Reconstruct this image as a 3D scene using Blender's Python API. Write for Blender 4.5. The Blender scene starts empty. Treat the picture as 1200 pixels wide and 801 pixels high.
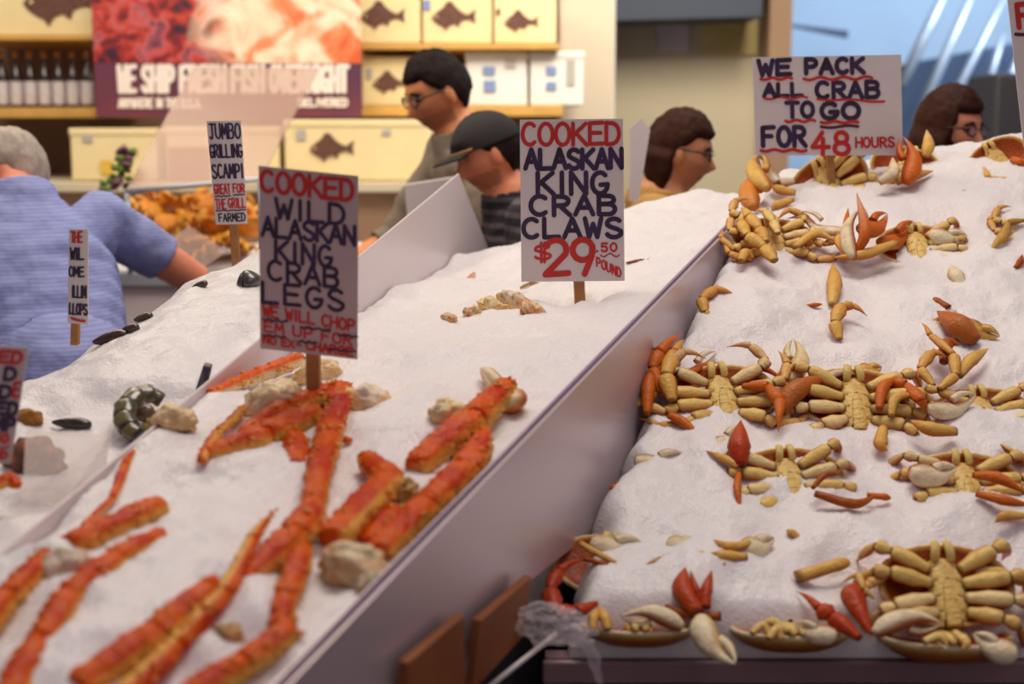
import bpy, bmesh, math, random
import numpy as np
from mathutils import Vector, Matrix, noise as mnoise

random.seed(7)
S = bpy.context.scene
COL = S.collection
PI = math.pi

# ------------------------------------------------------------------ camera
CAM = Vector((0.0, 0.0, 1.6))
PITCH = math.radians(8.5)
FPX = 1200 * 50.0 / 36.0
cd = bpy.data.cameras.new('camera')
cam = bpy.data.objects.new('camera', cd)
COL.objects.link(cam)
cam.location = CAM
cam.rotation_euler = (PI / 2 - PITCH, 0, 0)
cd.lens = 50.0
cd.sensor_width = 36.0
cd.clip_start = 0.05
cd.dof.use_dof = True
cd.dof.focus_distance = 2.62
cd.dof.aperture_fstop = 2.6
S.camera = cam

# ------------------------------------------------------------------ world, lamps, exposure
S.view_settings.view_transform = 'Standard'
S.view_settings.look = 'None'
S.view_settings.gamma = 1.0
S.view_settings.use_curve_mapping = False
S.view_settings.exposure = 0.0
S.cycles.use_denoising = True
S.cycles.max_bounces = 8
S.cycles.caustics_reflective = False
S.cycles.caustics_refractive = False
W = bpy.data.worlds.new('market_hall_light')
S.world = W
W.use_nodes = True
W.node_tree.nodes['Background'].inputs[0].default_value = (0.60, 0.50, 0.56, 1)
W.node_tree.nodes['Background'].inputs[1].default_value = 0.30


def lamp(name, loc, target, size, power, col, sy=None):
    ld = bpy.data.lights.new(name, 'AREA')
    ld.shape = 'RECTANGLE'
    ld.size = size
    ld.size_y = sy or size
    ld.energy = power
    ld.color = col
    o = bpy.data.objects.new(name, ld)
    COL.objects.link(o)
    o.location = loc
    o.rotation_euler = (Vector(target) - Vector(loc)).to_track_quat('-Z', 'Y').to_euler()
    return o


lamp('ceiling_lamp_over_bins', (0.45, 2.9, 4.6), (0.25, 2.3, 1.1), 2.0, 78, (1.0, 0.89, 0.77), 1.2)
lamp('fill_light_over_counter', (-1.5, 4.3, 3.2), (-0.9, 5.0, 1.2), 2.4, 46, (1.0, 0.86, 0.66), 1.0)  # added fill, set front-left to brighten the faces turned left
lamp('ceiling_lamp_over_aisle', (1.0, 0.6, 4.0), (0.3, 2.2, 1.0), 2.0, 10, (1.0, 0.86, 0.82), 1.2)
lamp('fill_light_over_passage', (0.9, 4.7, 3.3), (0.85, 7.2, 1.7), 1.2, 80, (1.0, 0.90, 0.72), 1.0)  # added light without a fixture, brightens the beige wall
lamp('daylight_from_street', (4.2, 7.2, 4.2), (2.6, 10.5, 1.8), 2.5, 420, (0.62, 0.80, 1.0))


# ------------------------------------------------------------------ projection helpers
SP, CP = math.sin(PITCH), math.cos(PITCH)


def ray(px, py):
    u = (px - 600.0) / FPX
    v = (400.5 - py) / FPX
    return Vector((u, CP + v * SP, v * CP - SP))


def P(px, py, Y):
    """the point of the plane Y = const that is seen at the given pixel of the survey photo"""
    d = ray(px, py)
    return CAM + d * (Y / d.y)


def lin(c):
    return tuple(((x / 255.0) / 12.92 if x <= 10.31 else ((x / 255.0 + 0.055) / 1.055) ** 2.4) for x in c)


# ------------------------------------------------------------------ vectorised noise
def _hash(i, j, k):
    n = (i * 374761393 + j * 668265263 + k * 1274126177) & 0x7fffffff
    n = ((n ^ (n >> 13)) * 1274126177) & 0x7fffffff
    return ((n ^ (n >> 16)) & 0xffff) / 65535.0


def vnoise(x, y, seed=0):
    xi = np.floor(x).astype(np.int64)
    yi = np.floor(y).astype(np.int64)
    xf, yf = x - xi, y - yi
    xf = xf * xf * (3 - 2 * xf)
    yf = yf * yf * (3 - 2 * yf)
    a = _hash(xi, yi, seed); b = _hash(xi + 1, yi, seed)
    c = _hash(xi, yi + 1, seed); d = _hash(xi + 1, yi + 1, seed)
    return (a * (1 - xf) + b * xf) * (1 - yf) + (c * (1 - xf) + d * xf) * yf - 0.5


# ------------------------------------------------------------------ materials
def new_mat(name):
    m = bpy.data.materials.new(name)
    m.use_nodes = True
    nt = m.node_tree
    return m, nt, nt.nodes['Principled BSDF']


def mat(name, rgb, rough=0.5, metal=0.0, noise_amt=0.0, noise_scale=20.0, bump=0.0, bump_scale=60.0, spec=0.5, rgb2=None, coat=0.0):
    m, nt, b = new_mat(name)
    c = lin(rgb)
    b.inputs['Base Color'].default_value = (*c, 1)
    b.inputs['Roughness'].default_value = rough
    b.inputs['Metallic'].default_value = metal
    b.inputs['Specular IOR Level'].default_value = spec
    b.inputs['Coat Weight'].default_value = coat
    tc = nt.nodes.new('ShaderNodeTexCoord')
    if noise_amt or rgb2:
        n = nt.nodes.new('ShaderNodeTexNoise')
        n.inputs['Scale'].default_value = noise_scale
        n.inputs['Detail'].default_value = 4
        nt.links.new(tc.outputs['Object'], n.inputs['Vector'])
        r = nt.nodes.new('ShaderNodeValToRGB')
        c2 = lin(rgb2) if rgb2 else tuple(x * (1 - noise_amt) for x in c)
        r.color_ramp.elements[0].color = (*c2, 1)
        r.color_ramp.elements[1].color = (*c, 1)
        r.color_ramp.elements[0].position = 0.35
        r.color_ramp.elements[1].position = 0.65
        nt.links.new(n.outputs['Fac'], r.inputs['Fac'])
        nt.links.new(r.outputs['Color'], b.inputs['Base Color'])
    if bump:
        n2 = nt.nodes.new('ShaderNodeTexNoise')
        n2.inputs['Scale'].default_value = bump_scale
        n2.inputs['Detail'].default_value = 5
        nt.links.new(tc.outputs['Object'], n2.inputs['Vector'])
        bp = nt.nodes.new('ShaderNodeBump')
        bp.inputs['Strength'].default_value = bump
        bp.inputs['Distance'].default_value = 0.01
        nt.links.new(n2.outputs['Fac'], bp.inputs['Height'])
        nt.links.new(bp.outputs['Normal'], b.inputs['Normal'])
    return m


def attr_mat(name, rough, bump=0.0, bump_scale=150.0, coat=0.0, sss=0.0, mott=0.25, mott_scale=60.0, mott_rgb=(120, 50, 20), spec=0.5):
    """base colour from the 'tint' colour attribute of the mesh, mottled by a noise"""
    m, nt, b = new_mat(name)
    a = nt.nodes.new('ShaderNodeAttribute')
    a.attribute_name = 'tint'
    tc = nt.nodes.new('ShaderNodeTexCoord')
    n = nt.nodes.new('ShaderNodeTexNoise')
    n.inputs['Scale'].default_value = mott_scale
    n.inputs['Detail'].default_value = 5
    nt.links.new(tc.outputs['Object'], n.inputs['Vector'])
    r = nt.nodes.new('ShaderNodeMapRange')
    r.inputs[1].default_value = 0.5
    r.inputs[2].default_value = 0.75
    r.inputs[3].default_value = 0.0
    r.inputs[4].default_value = mott
    nt.links.new(n.outputs['Fac'], r.inputs[0])
    mx = nt.nodes.new('ShaderNodeMix')
    mx.data_type = 'RGBA'
    nt.links.new(r.outputs[0], mx.inputs[0])
    nt.links.new(a.outputs['Color'], mx.inputs[6])
    mx.inputs[7].default_value = (*lin(mott_rgb), 1)
    nt.links.new(mx.outputs[2], b.inputs['Base Color'])
    b.inputs['Roughness'].default_value = rough
    b.inputs['Coat Weight'].default_value = coat
    b.inputs['Coat Roughness'].default_value = 0.15
    b.inputs['Specular IOR Level'].default_value = spec
    if sss:
        b.inputs['Subsurface Weight'].default_value = sss
        b.inputs['Subsurface Radius'].default_value = (0.01, 0.004, 0.002)
    if bump:
        n2 = nt.nodes.new('ShaderNodeTexNoise')
        n2.inputs['Scale'].default_value = bump_scale
        n2.inputs['Detail'].default_value = 4
        nt.links.new(tc.outputs['Object'], n2.inputs['Vector'])
        bp = nt.nodes.new('ShaderNodeBump')
        bp.inputs['Strength'].default_value = bump
        bp.inputs['Distance'].default_value = 0.004
        nt.links.new(n2.outputs['Fac'], bp.inputs['Height'])
        nt.links.new(bp.outputs['Normal'], b.inputs['Normal'])
    return m


def ice_mat():
    m, nt, b = new_mat('crushed_ice')
    tc = nt.nodes.new('ShaderNodeTexCoord')
    b.inputs['Base Color'].default_value = (0.84, 0.81, 0.825, 1)
    b.inputs['Roughness'].default_value = 0.30
    b.inputs['IOR'].default_value = 1.31
    b.inputs['Subsurface Weight'].default_value = 0.6
    b.inputs['Subsurface Radius'].default_value = (0.02, 0.02, 0.022)
    b.inputs['Subsurface Scale'].default_value = 0.6
    v = nt.nodes.new('ShaderNodeTexVoronoi')
    v.inputs['Scale'].default_value = 190
    n = nt.nodes.new('ShaderNodeTexNoise')
    n.inputs['Scale'].default_value = 170
    n.inputs['Detail'].default_value = 6
    nt.links.new(tc.outputs['Object'], v.inputs['Vector'])
    nt.links.new(tc.outputs['Object'], n.inputs['Vector'])
    ad = nt.nodes.new('ShaderNodeMath')
    ad.operation = 'ADD'
    nt.links.new(v.outputs['Distance'], ad.inputs[0])
    nt.links.new(n.outputs['Fac'], ad.inputs[1])
    bp = nt.nodes.new('ShaderNodeBump')
    bp.inputs['Strength'].default_value = 0.2
    bp.inputs['Distance'].default_value = 0.006
    nt.links.new(ad.outputs[0], bp.inputs['Height'])
    nt.links.new(bp.outputs['Normal'], b.inputs['Normal'])
    return m


def clear_mat(name, rgb, alpha, rough=0.1):
    """thin clear plastic: mostly see-through, with a plain gloss on top"""
    m, nt, b = new_mat(name)
    b.inputs['Base Color'].default_value = (*lin(rgb), 1)
    b.inputs['Roughness'].default_value = rough
    b.inputs['Alpha'].default_value = alpha
    return m


M = {}
M['ice'] = ice_mat()
M['crab'] = attr_mat('dungeness_shell', 0.32, bump=0.5, bump_scale=200, coat=0.0, spec=0.25, mott=0.45, mott_scale=48, mott_rgb=(186, 108, 40))
M['king'] = attr_mat('king_crab_shell', 0.26, bump=1.0, bump_scale=130, coat=0.0, spec=0.2, mott=0.55, mott_scale=60, mott_rgb=(226, 118, 36))
M['shellfish'] = attr_mat('dark_shell', 0.25, bump=0.4, bump_scale=90, coat=0.5, mott=0.4, mott_rgb=(20, 16, 12))
M['plastic_white'] = mat('white_plastic_divider', (222, 210, 212), 0.30, bump=0.03, bump_scale=6)
M['divider_steel'] = mat('satin_steel_divider', (214, 198, 204), 0.32, metal=0.38, bump=0.04, bump_scale=5)
M['edge'] = mat('violet_divider_edge', (150, 122, 156), 0.3)
M['steel_dark'] = mat('dark_painted_steel', (150, 120, 128), 0.42, metal=0.1, noise_amt=0.25, noise_scale=4)
M['steel_void'] = mat('bin_side_grey', (48, 46, 54), 0.6)
M['wood'] = mat('brown_board', (150, 84, 40), 0.55, noise_amt=0.25, noise_scale=14)
M['stick'] = mat('wooden_stake', (186, 128, 72), 0.6, noise_amt=0.3, noise_scale=30)
M['card'] = mat('white_sign_card', (224, 214, 214), 0.6, noise_amt=0.05, noise_scale=12)
M['card_shaded'] = mat('shaded_sign_card', (196, 176, 176), 0.6, noise_amt=0.08, noise_scale=12)  # white card darkened in colour for its tilted, backlit shade
M['ink_black'] = mat('black_marker', (44, 26, 52), 0.5, rgb2=(62, 40, 84), noise_scale=25)
M['ink_red'] = mat('red_marker', (206, 44, 40), 0.5, noise_amt=0.15, noise_scale=30)
M['ink_dark'] = mat('dark_wine_marker', (84, 22, 44), 0.5)
M['clear'] = clear_mat('clear_acrylic', (186, 156, 142), 0.46, 0.25)
M['frost'] = clear_mat('hazy_acrylic', (196, 174, 168), 0.30, 0.3)
M['bag'] = clear_mat('clear_plastic_film', (235, 225, 230), 0.24, 0.08)
M['rod'] = mat('white_rod', (225, 215, 215), 0.3)


# ------------------------------------------------------------------ mesh building
class MB:
    def __init__(self):
        self.v, self.f, self.c, self.mi = [], [], [], []

    def add(self, verts, faces, cols=None, mi=0):
        o = len(self.v)
        self.v += [tuple(p) for p in verts]
        self.f += [tuple(i + o for i in f) for f in faces]
        self.c += cols if cols else [(0.8, 0.8, 0.8)] * len(verts)
        self.mi += [mi] * len(faces)

    def box(self, lo, hi, mi=0):
        x0, y0, z0 = lo
        x1, y1, z1 = hi
        self.add([(x0, y0, z0), (x1, y0, z0), (x1, y1, z0), (x0, y1, z0), (x0, y0, z1), (x1, y0, z1), (x1, y1, z1), (x0, y1, z1)],
                 [(0, 3, 2, 1), (4, 5, 6, 7), (0, 1, 5, 4), (1, 2, 6, 5), (2, 3, 7, 6), (3, 0, 4, 7)], None, mi)

    def slab(self, poly, off, mi=0):
        """closed prism: polygon poly (3-D points) pushed by the vector off"""
        n = len(poly)
        a = [Vector(p) for p in poly]
        b = [p + Vector(off) for p in a]
        f = [tuple(range(n))[::-1], tuple(range(n, 2 * n))]
        f += [(i, (i + 1) % n, n + (i + 1) % n, n + i) for i in range(n)]
        self.add(a + b, f, None, mi)

    def sweep(self, pts, rad, up=(0, 0, 1), flat=1.0, n=12, col=None, rough=0.0, seed=0.0, ex=2.0):
        """closed tube through pts; rad[i] is the half width, rad*flat the half thickness along up; col(t, angle) -> rgb"""
        pts = [Vector(p) for p in pts]
        up = Vector(up).normalized()
        k = len(pts)
        V, C = [], []
        L = [0.0]
        for i in range(1, k):
            L.append(L[-1] + (pts[i] - pts[i - 1]).length)
        for i in range(k):
            d = pts[min(i + 1, k - 1)] - pts[max(i - 1, 0)]
            if d.length < 1e-9:
                d = Vector((1, 0, 0))
            d.normalize()
            s = d.cross(up)
            if s.length < 1e-4:
                s = d.orthogonal()
            s.normalize()
            w = s.cross(d)
            for j in range(n):
                a = 2 * PI * j / n
                r = rad[i]
                if ex != 2.0:
                    r *= (abs(math.cos(a)) ** ex + abs(math.sin(a)) ** ex) ** (-1 / ex)
                p = pts[i] + s * (math.cos(a) * r) + w * (math.sin(a) * r * flat)
                if rough:
                    q = mnoise.noise((p + Vector((seed, seed, seed))) * 140) + 0.5 * mnoise.noise(p * 330)
                    p = pts[i] + (p - pts[i]) * (1 + rough * q)
                V.append(p)
                C.append(col(L[i] / max(L[-1], 1e-9), a) if col else (0.8, 0.8, 0.8))
        F = []
        for i in range(k - 1):
            for j in range(n):
                j2 = (j + 1) % n
                F.append((i * n + j, i * n + j2, (i + 1) * n + j2, (i + 1) * n + j))
        F.append(tuple(range(n))[::-1])
        F.append(tuple((k - 1) * n + j for j in range(n)))
        self.add(V, F, C)

    def ellipsoid(self, c, r, rot=None, nu=16, nv=10, col=None, fn=None):
        V, C, F = [], [], []
        c = Vector(c)
        for i in range(nv + 1):
            th = PI * i / nv
            for j in range(nu):
                ph = 2 * PI * j / nu
                d = Vector((math.sin(th) * math.cos(ph), math.sin(th) * math.sin(ph), math.cos(th)))
                p = Vector((d.x * r[0], d.y * r[1], d.z * r[2]))
                if fn:
                    p = fn(p, d)
                if rot is not None:
                    p = rot @ p
                V.append(c + p)
                C.append(col(d) if col else (0.8, 0.8, 0.8))
        for i in range(nv):
            for j in range(nu):
                j2 = (j + 1) % nu
                F.append((i * nu + j, (i + 1) * nu + j, (i + 1) * nu + j2, i * nu + j2))
        self.add(V, F, C)

    def build(self, name, mats, parent=None, smooth=True, inv=None, weld=True):
        me = bpy.data.meshes.new(name)
        V = [Vector(p) for p in self.v]
        if inv is not None:
            V = [inv @ p for p in V]
        me.from_pydata([tuple(p) for p in V], [], self.f)
        ca = me.color_attributes.new('tint', 'FLOAT_COLOR', 'POINT')
        ca.data.foreach_set('color', [x for c in self.c for x in (*c, 1.0)])
        mats = mats if isinstance(mats, (list, tuple)) else [mats]
        for m in mats:
            me.materials.append(m)
        me.polygons.foreach_set('material_index', self.mi)
        if weld:
            bm = bmesh.new()
            bm.from_mesh(me)
            bmesh.ops.remove_doubles(bm, verts=bm.verts, dist=1e-6)
            bmesh.ops.recalc_face_normals(bm, faces=bm.faces)
            bm.to_mesh(me)
            bm.free()
        me.polygons.foreach_set('use_smooth', [smooth] * len(me.polygons))
        me.update()
        o = bpy.data.objects.new(name, me)
        COL.objects.link(o)
        if parent is not None:
            o.parent = parent
        return o


def tag(o, label=None, cat=None, group=None, kind=None):
    if label: o['label'] = label
    if cat: o['category'] = cat
    if group: o['group'] = group
    if kind: o['kind'] = kind
    return o


def empty(name, mw, label=None, cat=None, group=None):
    o = bpy.data.objects.new(name, None)
    o.empty_display_size = 0.05
    COL.objects.link(o)
    if isinstance(mw, Matrix):
        o.matrix_world = mw
    else:
        o.location = mw
    return tag(o, label, cat, group)


def mw_of(o):
    return o.matrix_basis.copy()


def bevel(o, w, seg=2):
    md = o.modifiers.new('bevel', 'BEVEL')
    md.width = w
    md.segments = seg
    md.limit_method = 'ANGLE'
    return o


def cr(pts, n=6):
    """Catmull-Rom through a list of Vectors"""
    pts = [Vector(p) for p in pts]
    if len(pts) < 3:
        return [pts[0].lerp(pts[-1], i / n) for i in range(n + 1)]
    out = []
    q = [pts[0] * 2 - pts[1]] + pts + [pts[-1] * 2 - pts[-2]]
    for i in range(1, len(q) - 2):
        p0, p1, p2, p3 = q[i - 1], q[i], q[i + 1], q[i + 2]
        for k in range(n):
            t = k / n
            out.append(0.5 * ((2 * p1) + (p2 - p0) * t + (2 * p0 - 5 * p1 + 4 * p2 - p3) * t * t + (3 * p1 - p0 - 3 * p2 + p3) * t ** 3))
    out.append(pts[-1])
    return out


def mixc(a, b, t):
    t = max(0.0, min(1.0, t))
    return tuple(x + (y - x) * t for x, y in zip(a, b))


# ------------------------------------------------------------------ ice surfaces
def rbf(points):
    A = np.array(points, float)
    n = len(A)
    d = np.sqrt(((A[:, None, :2] - A[None, :, :2]) ** 2).sum(-1)) + 1e-9
    K = d * d * np.log(d)
    Q = np.hstack([np.ones((n, 1)), A[:, :2]])
    Mx = np.block([[K + 1e-4 * np.eye(n), Q], [Q.T, np.zeros((3, 3))]])
    w = np.linalg.solve(Mx, np.concatenate([A[:, 2], np.zeros(3)]))

    def h(x, y):
        x = np.asarray(x, float)
        y = np.asarray(y, float)
        r = np.sqrt((x[..., None] - A[:, 0]) ** 2 + (y[..., None] - A[:, 1]) ** 2) + 1e-9
        return (r * r * np.log(r)) @ w[:n] + w[n] + w[n + 1] * x + w[n + 2] * y
    return h


def ctl(px, py, Y):
    p = P(px, py, Y)
    return (p.x, p.y, p.z)


def right_plane(x, y):
    return 0.909 + 0.441 * (y - 1.88) + 0 * np.asarray(x, float)


# right bin: nearly a plane that steepens to a lip at the front and rounds off at the back
h_right = rbf([(x, 1.88 + k * 0.36, 0.909 + 0.441 * k * 0.36) for x in (0.0, 0.45, 0.95) for k in (0, 1, 2, 3)] +
              [ctl(1120, 176, 3.3), ctl(900, 235, 3.18), ctl(1180, 172, 3.25), ctl(1000, 212, 3.2)])


def lp(px, py, dz=0.0):
    d = ray(px, py)
    t = (1.6 - 1.06 + 0.194 * 1.3) / (0.194 * d.y - d.z)
    p = CAM + d * t
    return (p.x, p.y, p.z + dz)


h_left = rbf([lp(-60, 900, -.02), lp(120, 830, -.03), lp(340, 850, -.02), lp(0, 690, -.006), lp(60, 628, -.004), lp(130, 566, -.003), lp(215, 492, -.004), lp(150, 640, -.006), lp(250, 700, -.01), lp(420, 650, -.012),
              lp(520, 600, -.02), lp(300, 520, -.02), lp(640, 470, -.015), lp(480, 480, .0), lp(320, 430, -.04), ctl(520, 352, 2.9), ctl(440, 360, 2.75),
              ctl(575, 298, 3.35), ctl(640, 268, 3.4), ctl(740, 237, 3.4), ctl(860, 228, 3.4), ctl(677, 358, 2.62), ctl(790, 310, 2.85)])
_ridge = ((300, 290, 3.0), (200, 350, 2.72), (130, 398, 2.48), (40, 446, 2.28), (-40, 480, 2.15))
h_mound = rbf([(x - .10, y + .30, z - .16) for x, y, z in (ctl(*q) for q in _ridge)] + [(x - .30, y + .62, z - .34) for x, y, z in (ctl(*q) for q in _ridge)] + [(-1.45, 1.5, .98), (-1.45, 2.0, 1.0)] + [ctl(300, 290, 3.0), ctl(200, 350, 2.72), ctl(130, 398, 2.48), ctl(40, 446, 2.28), ctl(-40, 480, 2.15), ctl(160, 545, 1.98), ctl(240, 462, 2.16),
               ctl(100, 540, 1.98), ctl(20, 600, 1.75), ctl(0, 640, 1.64), ctl(340, 375, 2.45), ctl(440, 300, 2.9), ctl(420, 285, 3.05), ctl(-60, 560, 1.9), ctl(250, 380, 2.4)])


def hit(px, py, h, lift=0.0, t0=1.0, t1=4.2):
    """where the sight line meets the surface h raised by lift"""
    d = ray(px, py)
    t = np.linspace(t0, t1, 1200)
    g = (CAM.z + d.z * t) - (h(CAM.x + d.x * t, CAM.y + d.y * t) + lift)
    i = np.where((g[:-1] > 0) & (g[1:] <= 0))[0]
    k = t[i[0]] + (t[1] - t[0]) * g[i[0]] / (g[i[0]] - g[i[0] + 1]) if len(i) else t[int(np.argmin(g))]
    return CAM + d * float(k)


def normal_of(h, x, y):
    e = 0.02
    return Vector((-(float(h(x + e, y)) - float(h(x - e, y))) / (2 * e), -(float(h(x, y + e)) - float(h(x, y - e))) / (2 * e), 1)).normalized()


MOUNDS = {'right': [], 'left': [], 'far': []}
# ================================================================== THE SETTING
def struct(o):
    o['kind'] = 'structure'
    return o


def d1x(y):
    return 0.118 + 0.40 * (np.asarray(y, float) - 2.127)


def d2x(y):
    return -0.588 + 0.2403 * (np.asarray(y, float) - 1.58)


M['floor'] = mat('grey_concrete', (110, 100, 98), 0.5, noise_amt=0.2, noise_scale=2)
M['wall_brown'] = mat('brown_back_wall', (150, 118, 92), 0.7, noise_amt=0.15, noise_scale=2)
M['wall_beige'] = mat('beige_wall', (196, 184, 158), 0.7, noise_amt=0.06, noise_scale=1.5)
M['column'] = mat('cream_column', (206, 192, 172), 0.6, noise_amt=0.04, noise_scale=2)
M['navy'] = mat('navy_beam', (48, 56, 74), 0.6)
M['blue_wall'] = mat('pale_blue_wall', (186, 206, 226), 0.7, noise_amt=0.2, noise_scale=0.7)
M['blue_dark'] = mat('dark_blue_panel', (52, 66, 92), 0.6)
M['rail'] = mat('pale_steel_rail', (176, 184, 196), 0.35, metal=0.4)
M['shelf'] = mat('yellow_pine_shelf', (206, 160, 84), 0.5, noise_amt=0.15, noise_scale=12)

mb = MB(); mb.box((-5, -1.0, -0.1), (7, 13.2, 0.0)); struct(mb.build('floor', M['floor'], smooth=False))
mb = MB(); mb.box((-4, 6.5, 0), (0.28, 6.62, 3.4)); struct(mb.build('wall_shelves', M['wall_brown'], smooth=False))
a, b = P(655, 0, 6.35), P(722, 0, 6.35)
mb = MB(); mb.box((a.x, 6.35, 0), (b.x, 6.85, 3.4)); struct(bevel(mb.build('column', M['column'], smooth=False), .015))
a, b = P(716, 0, 7.2), P(893, 0, 7.2)
mb = MB(); mb.box((a.x, 7.2, 0), (b.x, 7.35, 3.6)); struct(mb.build('wall_middle', M['wall_beige'], smooth=False))
a, b, c = P(717, 24, 6.75), P(893, 19, 6.75), P(890, -120, 6.75)
mb = MB(); mb.slab([(a.x, 6.75, a.z), (b.x, 6.75, b.z), (b.x, 6.75, c.z), (a.x, 6.75, c.z)], (0, 0.4, 0)); struct(mb.build('beam_overhead', M['navy'], smooth=False))
a, b = P(893, 190, 7.0), P(925, 0, 7.0)
mb = MB(); mb.box((a.x, 6.9, 0), (b.x, 7.2, 3.6)); struct(bevel(mb.build('pillar_tan', M['wall_brown'], smooth=False), .01))
mb = MB(); mb.box((1.0, 12.6, 0), (7, 12.8, 6)); struct(mb.build('wall_street', M['blue_wall'], smooth=False))

# blue-grey structures behind the right bin: a stair seen from the side
a, b = P(905, 55, 11.5), P(1000, 90, 11.5)
o = None
st = empty('staircase', (P(1130, 120, 10.2).x, 10.2, 0.0), 'blue grey staircase with slanting pale handrails behind the right bin', 'staircase')
inv = mw_of(st).inverted()
mb = MB()
for k in range(9):                                  # treads climbing to the right
    x0 = 2.6 + k * 0.26
    mb.box((x0, 10.3, 0.9 + k * 0.19), (x0 + 0.30, 11.6, 0.95 + k * 0.19))
mb.build('tread', M['blue_dark'], st, smooth=False, inv=inv)
mb = MB()
mb.slab([P(1050, 185, 10.2), P(1200, 185, 10.2), P(1260, 60, 10.2), P(1190, 50, 10.2), P(1060, 75, 10.2)], (0, 0.12, 0))
mb.build('side_panel', M['blue_dark'], st, smooth=False, inv=inv)
for (x0, y0, x1, y1, r) in ((1116, -25, 1056, 100, .040), (1150, -30, 1072, 146, .036), (1186, -20, 1092, 165, .030), (1176, 40, 1150, 128, .024), (1205, 40, 1160, 150, .026)):
    mb = MB(); mb.sweep([P(x0, y0, 10.0), P((x0 + x1) / 2, (y0 + y1) / 2, 10.0), P(x1, y1, 10.0)], [r] * 3, up=(0, 1, 0))
    mb.build('handrail', M['rail'], st, inv=inv)
# blue hanging sign board far behind, and a dark stall block at the right edge
o = MB(); o.slab([P(926, 28, 11.6), P(994, 36, 11.6), P(994, 44, 11.6), P(926, 30, 11.6)], (0, .1, 0))
tag(o.build('ledge', M['blue_dark'], smooth=False), 'thin dark ledge on the pale blue wall above the white card about packing crab', 'ledge')
a, b = P(1162, 195, 6.2), P(1230, 85, 6.2)
o = MB(); o.box((a.x, 6.2, 0.0), (b.x + .6, 6.6, b.z)); o = bevel(o.build('stall_cabinet', M['steel_void'], smooth=False), .02)
tag(o, 'dark stall cabinet standing behind the woman at the right edge', 'cabinet')

# ------------------------------------------------------------------ bins and dividers
def divider_quad(fx, y0, y1, ztop0, ztop1, zb0, zb1, th, name, m):
    mb = MB()
    ax, bx = float(fx(y0)), float(fx(y1))
    mb.slab([(ax, y0, zb0), (bx, y1, zb1), (bx, y1, ztop1), (ax, y0, ztop0)], (-th, th * 0.4, 0))
    return mb.build(name, m, smooth=False)


def on_wall(px, py, fx, slope, x0, y0):
    """point of the vertical plane x = x0 + slope (y - y0)"""
    d = ray(px, py)
    t = (x0 - slope * y0) / (d.x - slope * d.y)
    return CAM + d * t


def w1(px, py):
    return on_wall(px, py, d1x, 0.40, 0.118, 2.127)


def w2(px, py):
    return on_wall(px, py, d2x, 0.2403, -0.588, 1.58)


# white divider between the king crab bin and the Dungeness bin
top0, top1 = w1(250, 895), w1(872, 250)
bot = [w1(880, 330), w1(765, 520), w1(692, 625), w1(600, 697), w1(400, 900)]
bot[0] = Vector((top1.x, top1.y, top1.z - .35))
dv = empty('bin_divider', (top0.x, top0.y, 0), 'long satin grey divider sloping between the orange crab legs and the pale crabs', 'divider')
inv = mw_of(dv).inverted()
mb = MB()
side = Vector((-0.016, 0.0064, 0))
mb.slab([top0, top1] + bot, side)
mb.build('panel', M['divider_steel'], dv, smooth=False, inv=inv)
mb = MB()
mb.sweep([top0 + side * .5 + Vector((0, 0, .003)), top1 + side * .5 + Vector((0, 0, .003))], [.0024, .0024], n=8)
mb.build('edge_trim', M['edge'], dv, inv=inv)
# white divider between the king crab bin and the far left bin
dv2 = empty('bin_divider', (w2(0, 651).x, w2(0, 651).y, 0), 'white plastic divider with an angled upper corner behind the card about cooked wild crab legs', 'divider')
inv = mw_of(dv2).inverted()
c0, c1, c2 = w2(-90, 725), w2(538, 203), w2(578, 305)
mb = MB()
mb.slab([c0, c1, c2, Vector((c2.x, c2.y, c2.z - .25)), Vector((c0.x, c0.y, c0.z - .3))], (-0.005, 0.0012, 0))
o = mb.build('panel', M['plastic_white'], dv2, smooth=False, inv=inv)
bevel(o, .002, 2)

# body of the bins
mb = MB()
fz = 0.865
xl = float(hit(640, 742, h_right).x)
mb.slab([(xl, 1.90, 0.0), (1.6, 1.90, 0.0), (1.6, 1.90, 0.87), (xl, 1.90, 0.87)], (0, 0.03, 0))
mb.slab([(xl + .02, 1.93, 0.0), (xl + .02, 1.93, .84), (.40, 3.3, 1.1), (.40, 3.3, 0)], (0.02, 0, 0))
mb.slab([(.40, 3.55, 0.0), (1.6, 3.55, 0), (1.6, 3.55, 1.28), (.40, 3.55, 1.28)], (0, -0.03, 0))
bin_r = empty('seafood_bin', (xl, 1.9, 0), 'dark steel bin with a plain front carrying the iced pale crabs', 'bin')
inv = mw_of(bin_r).inverted()
mb.build('body', M['steel_dark'], bin_r, smooth=False, inv=inv)
mb = MB()
mb.box((xl - .005, 1.890, 0.835), (1.6, 1.904, 0.868))
bevel(mb.build('front_lip', M['steel_dark'], bin_r, smooth=False, inv=inv), .004)

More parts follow.
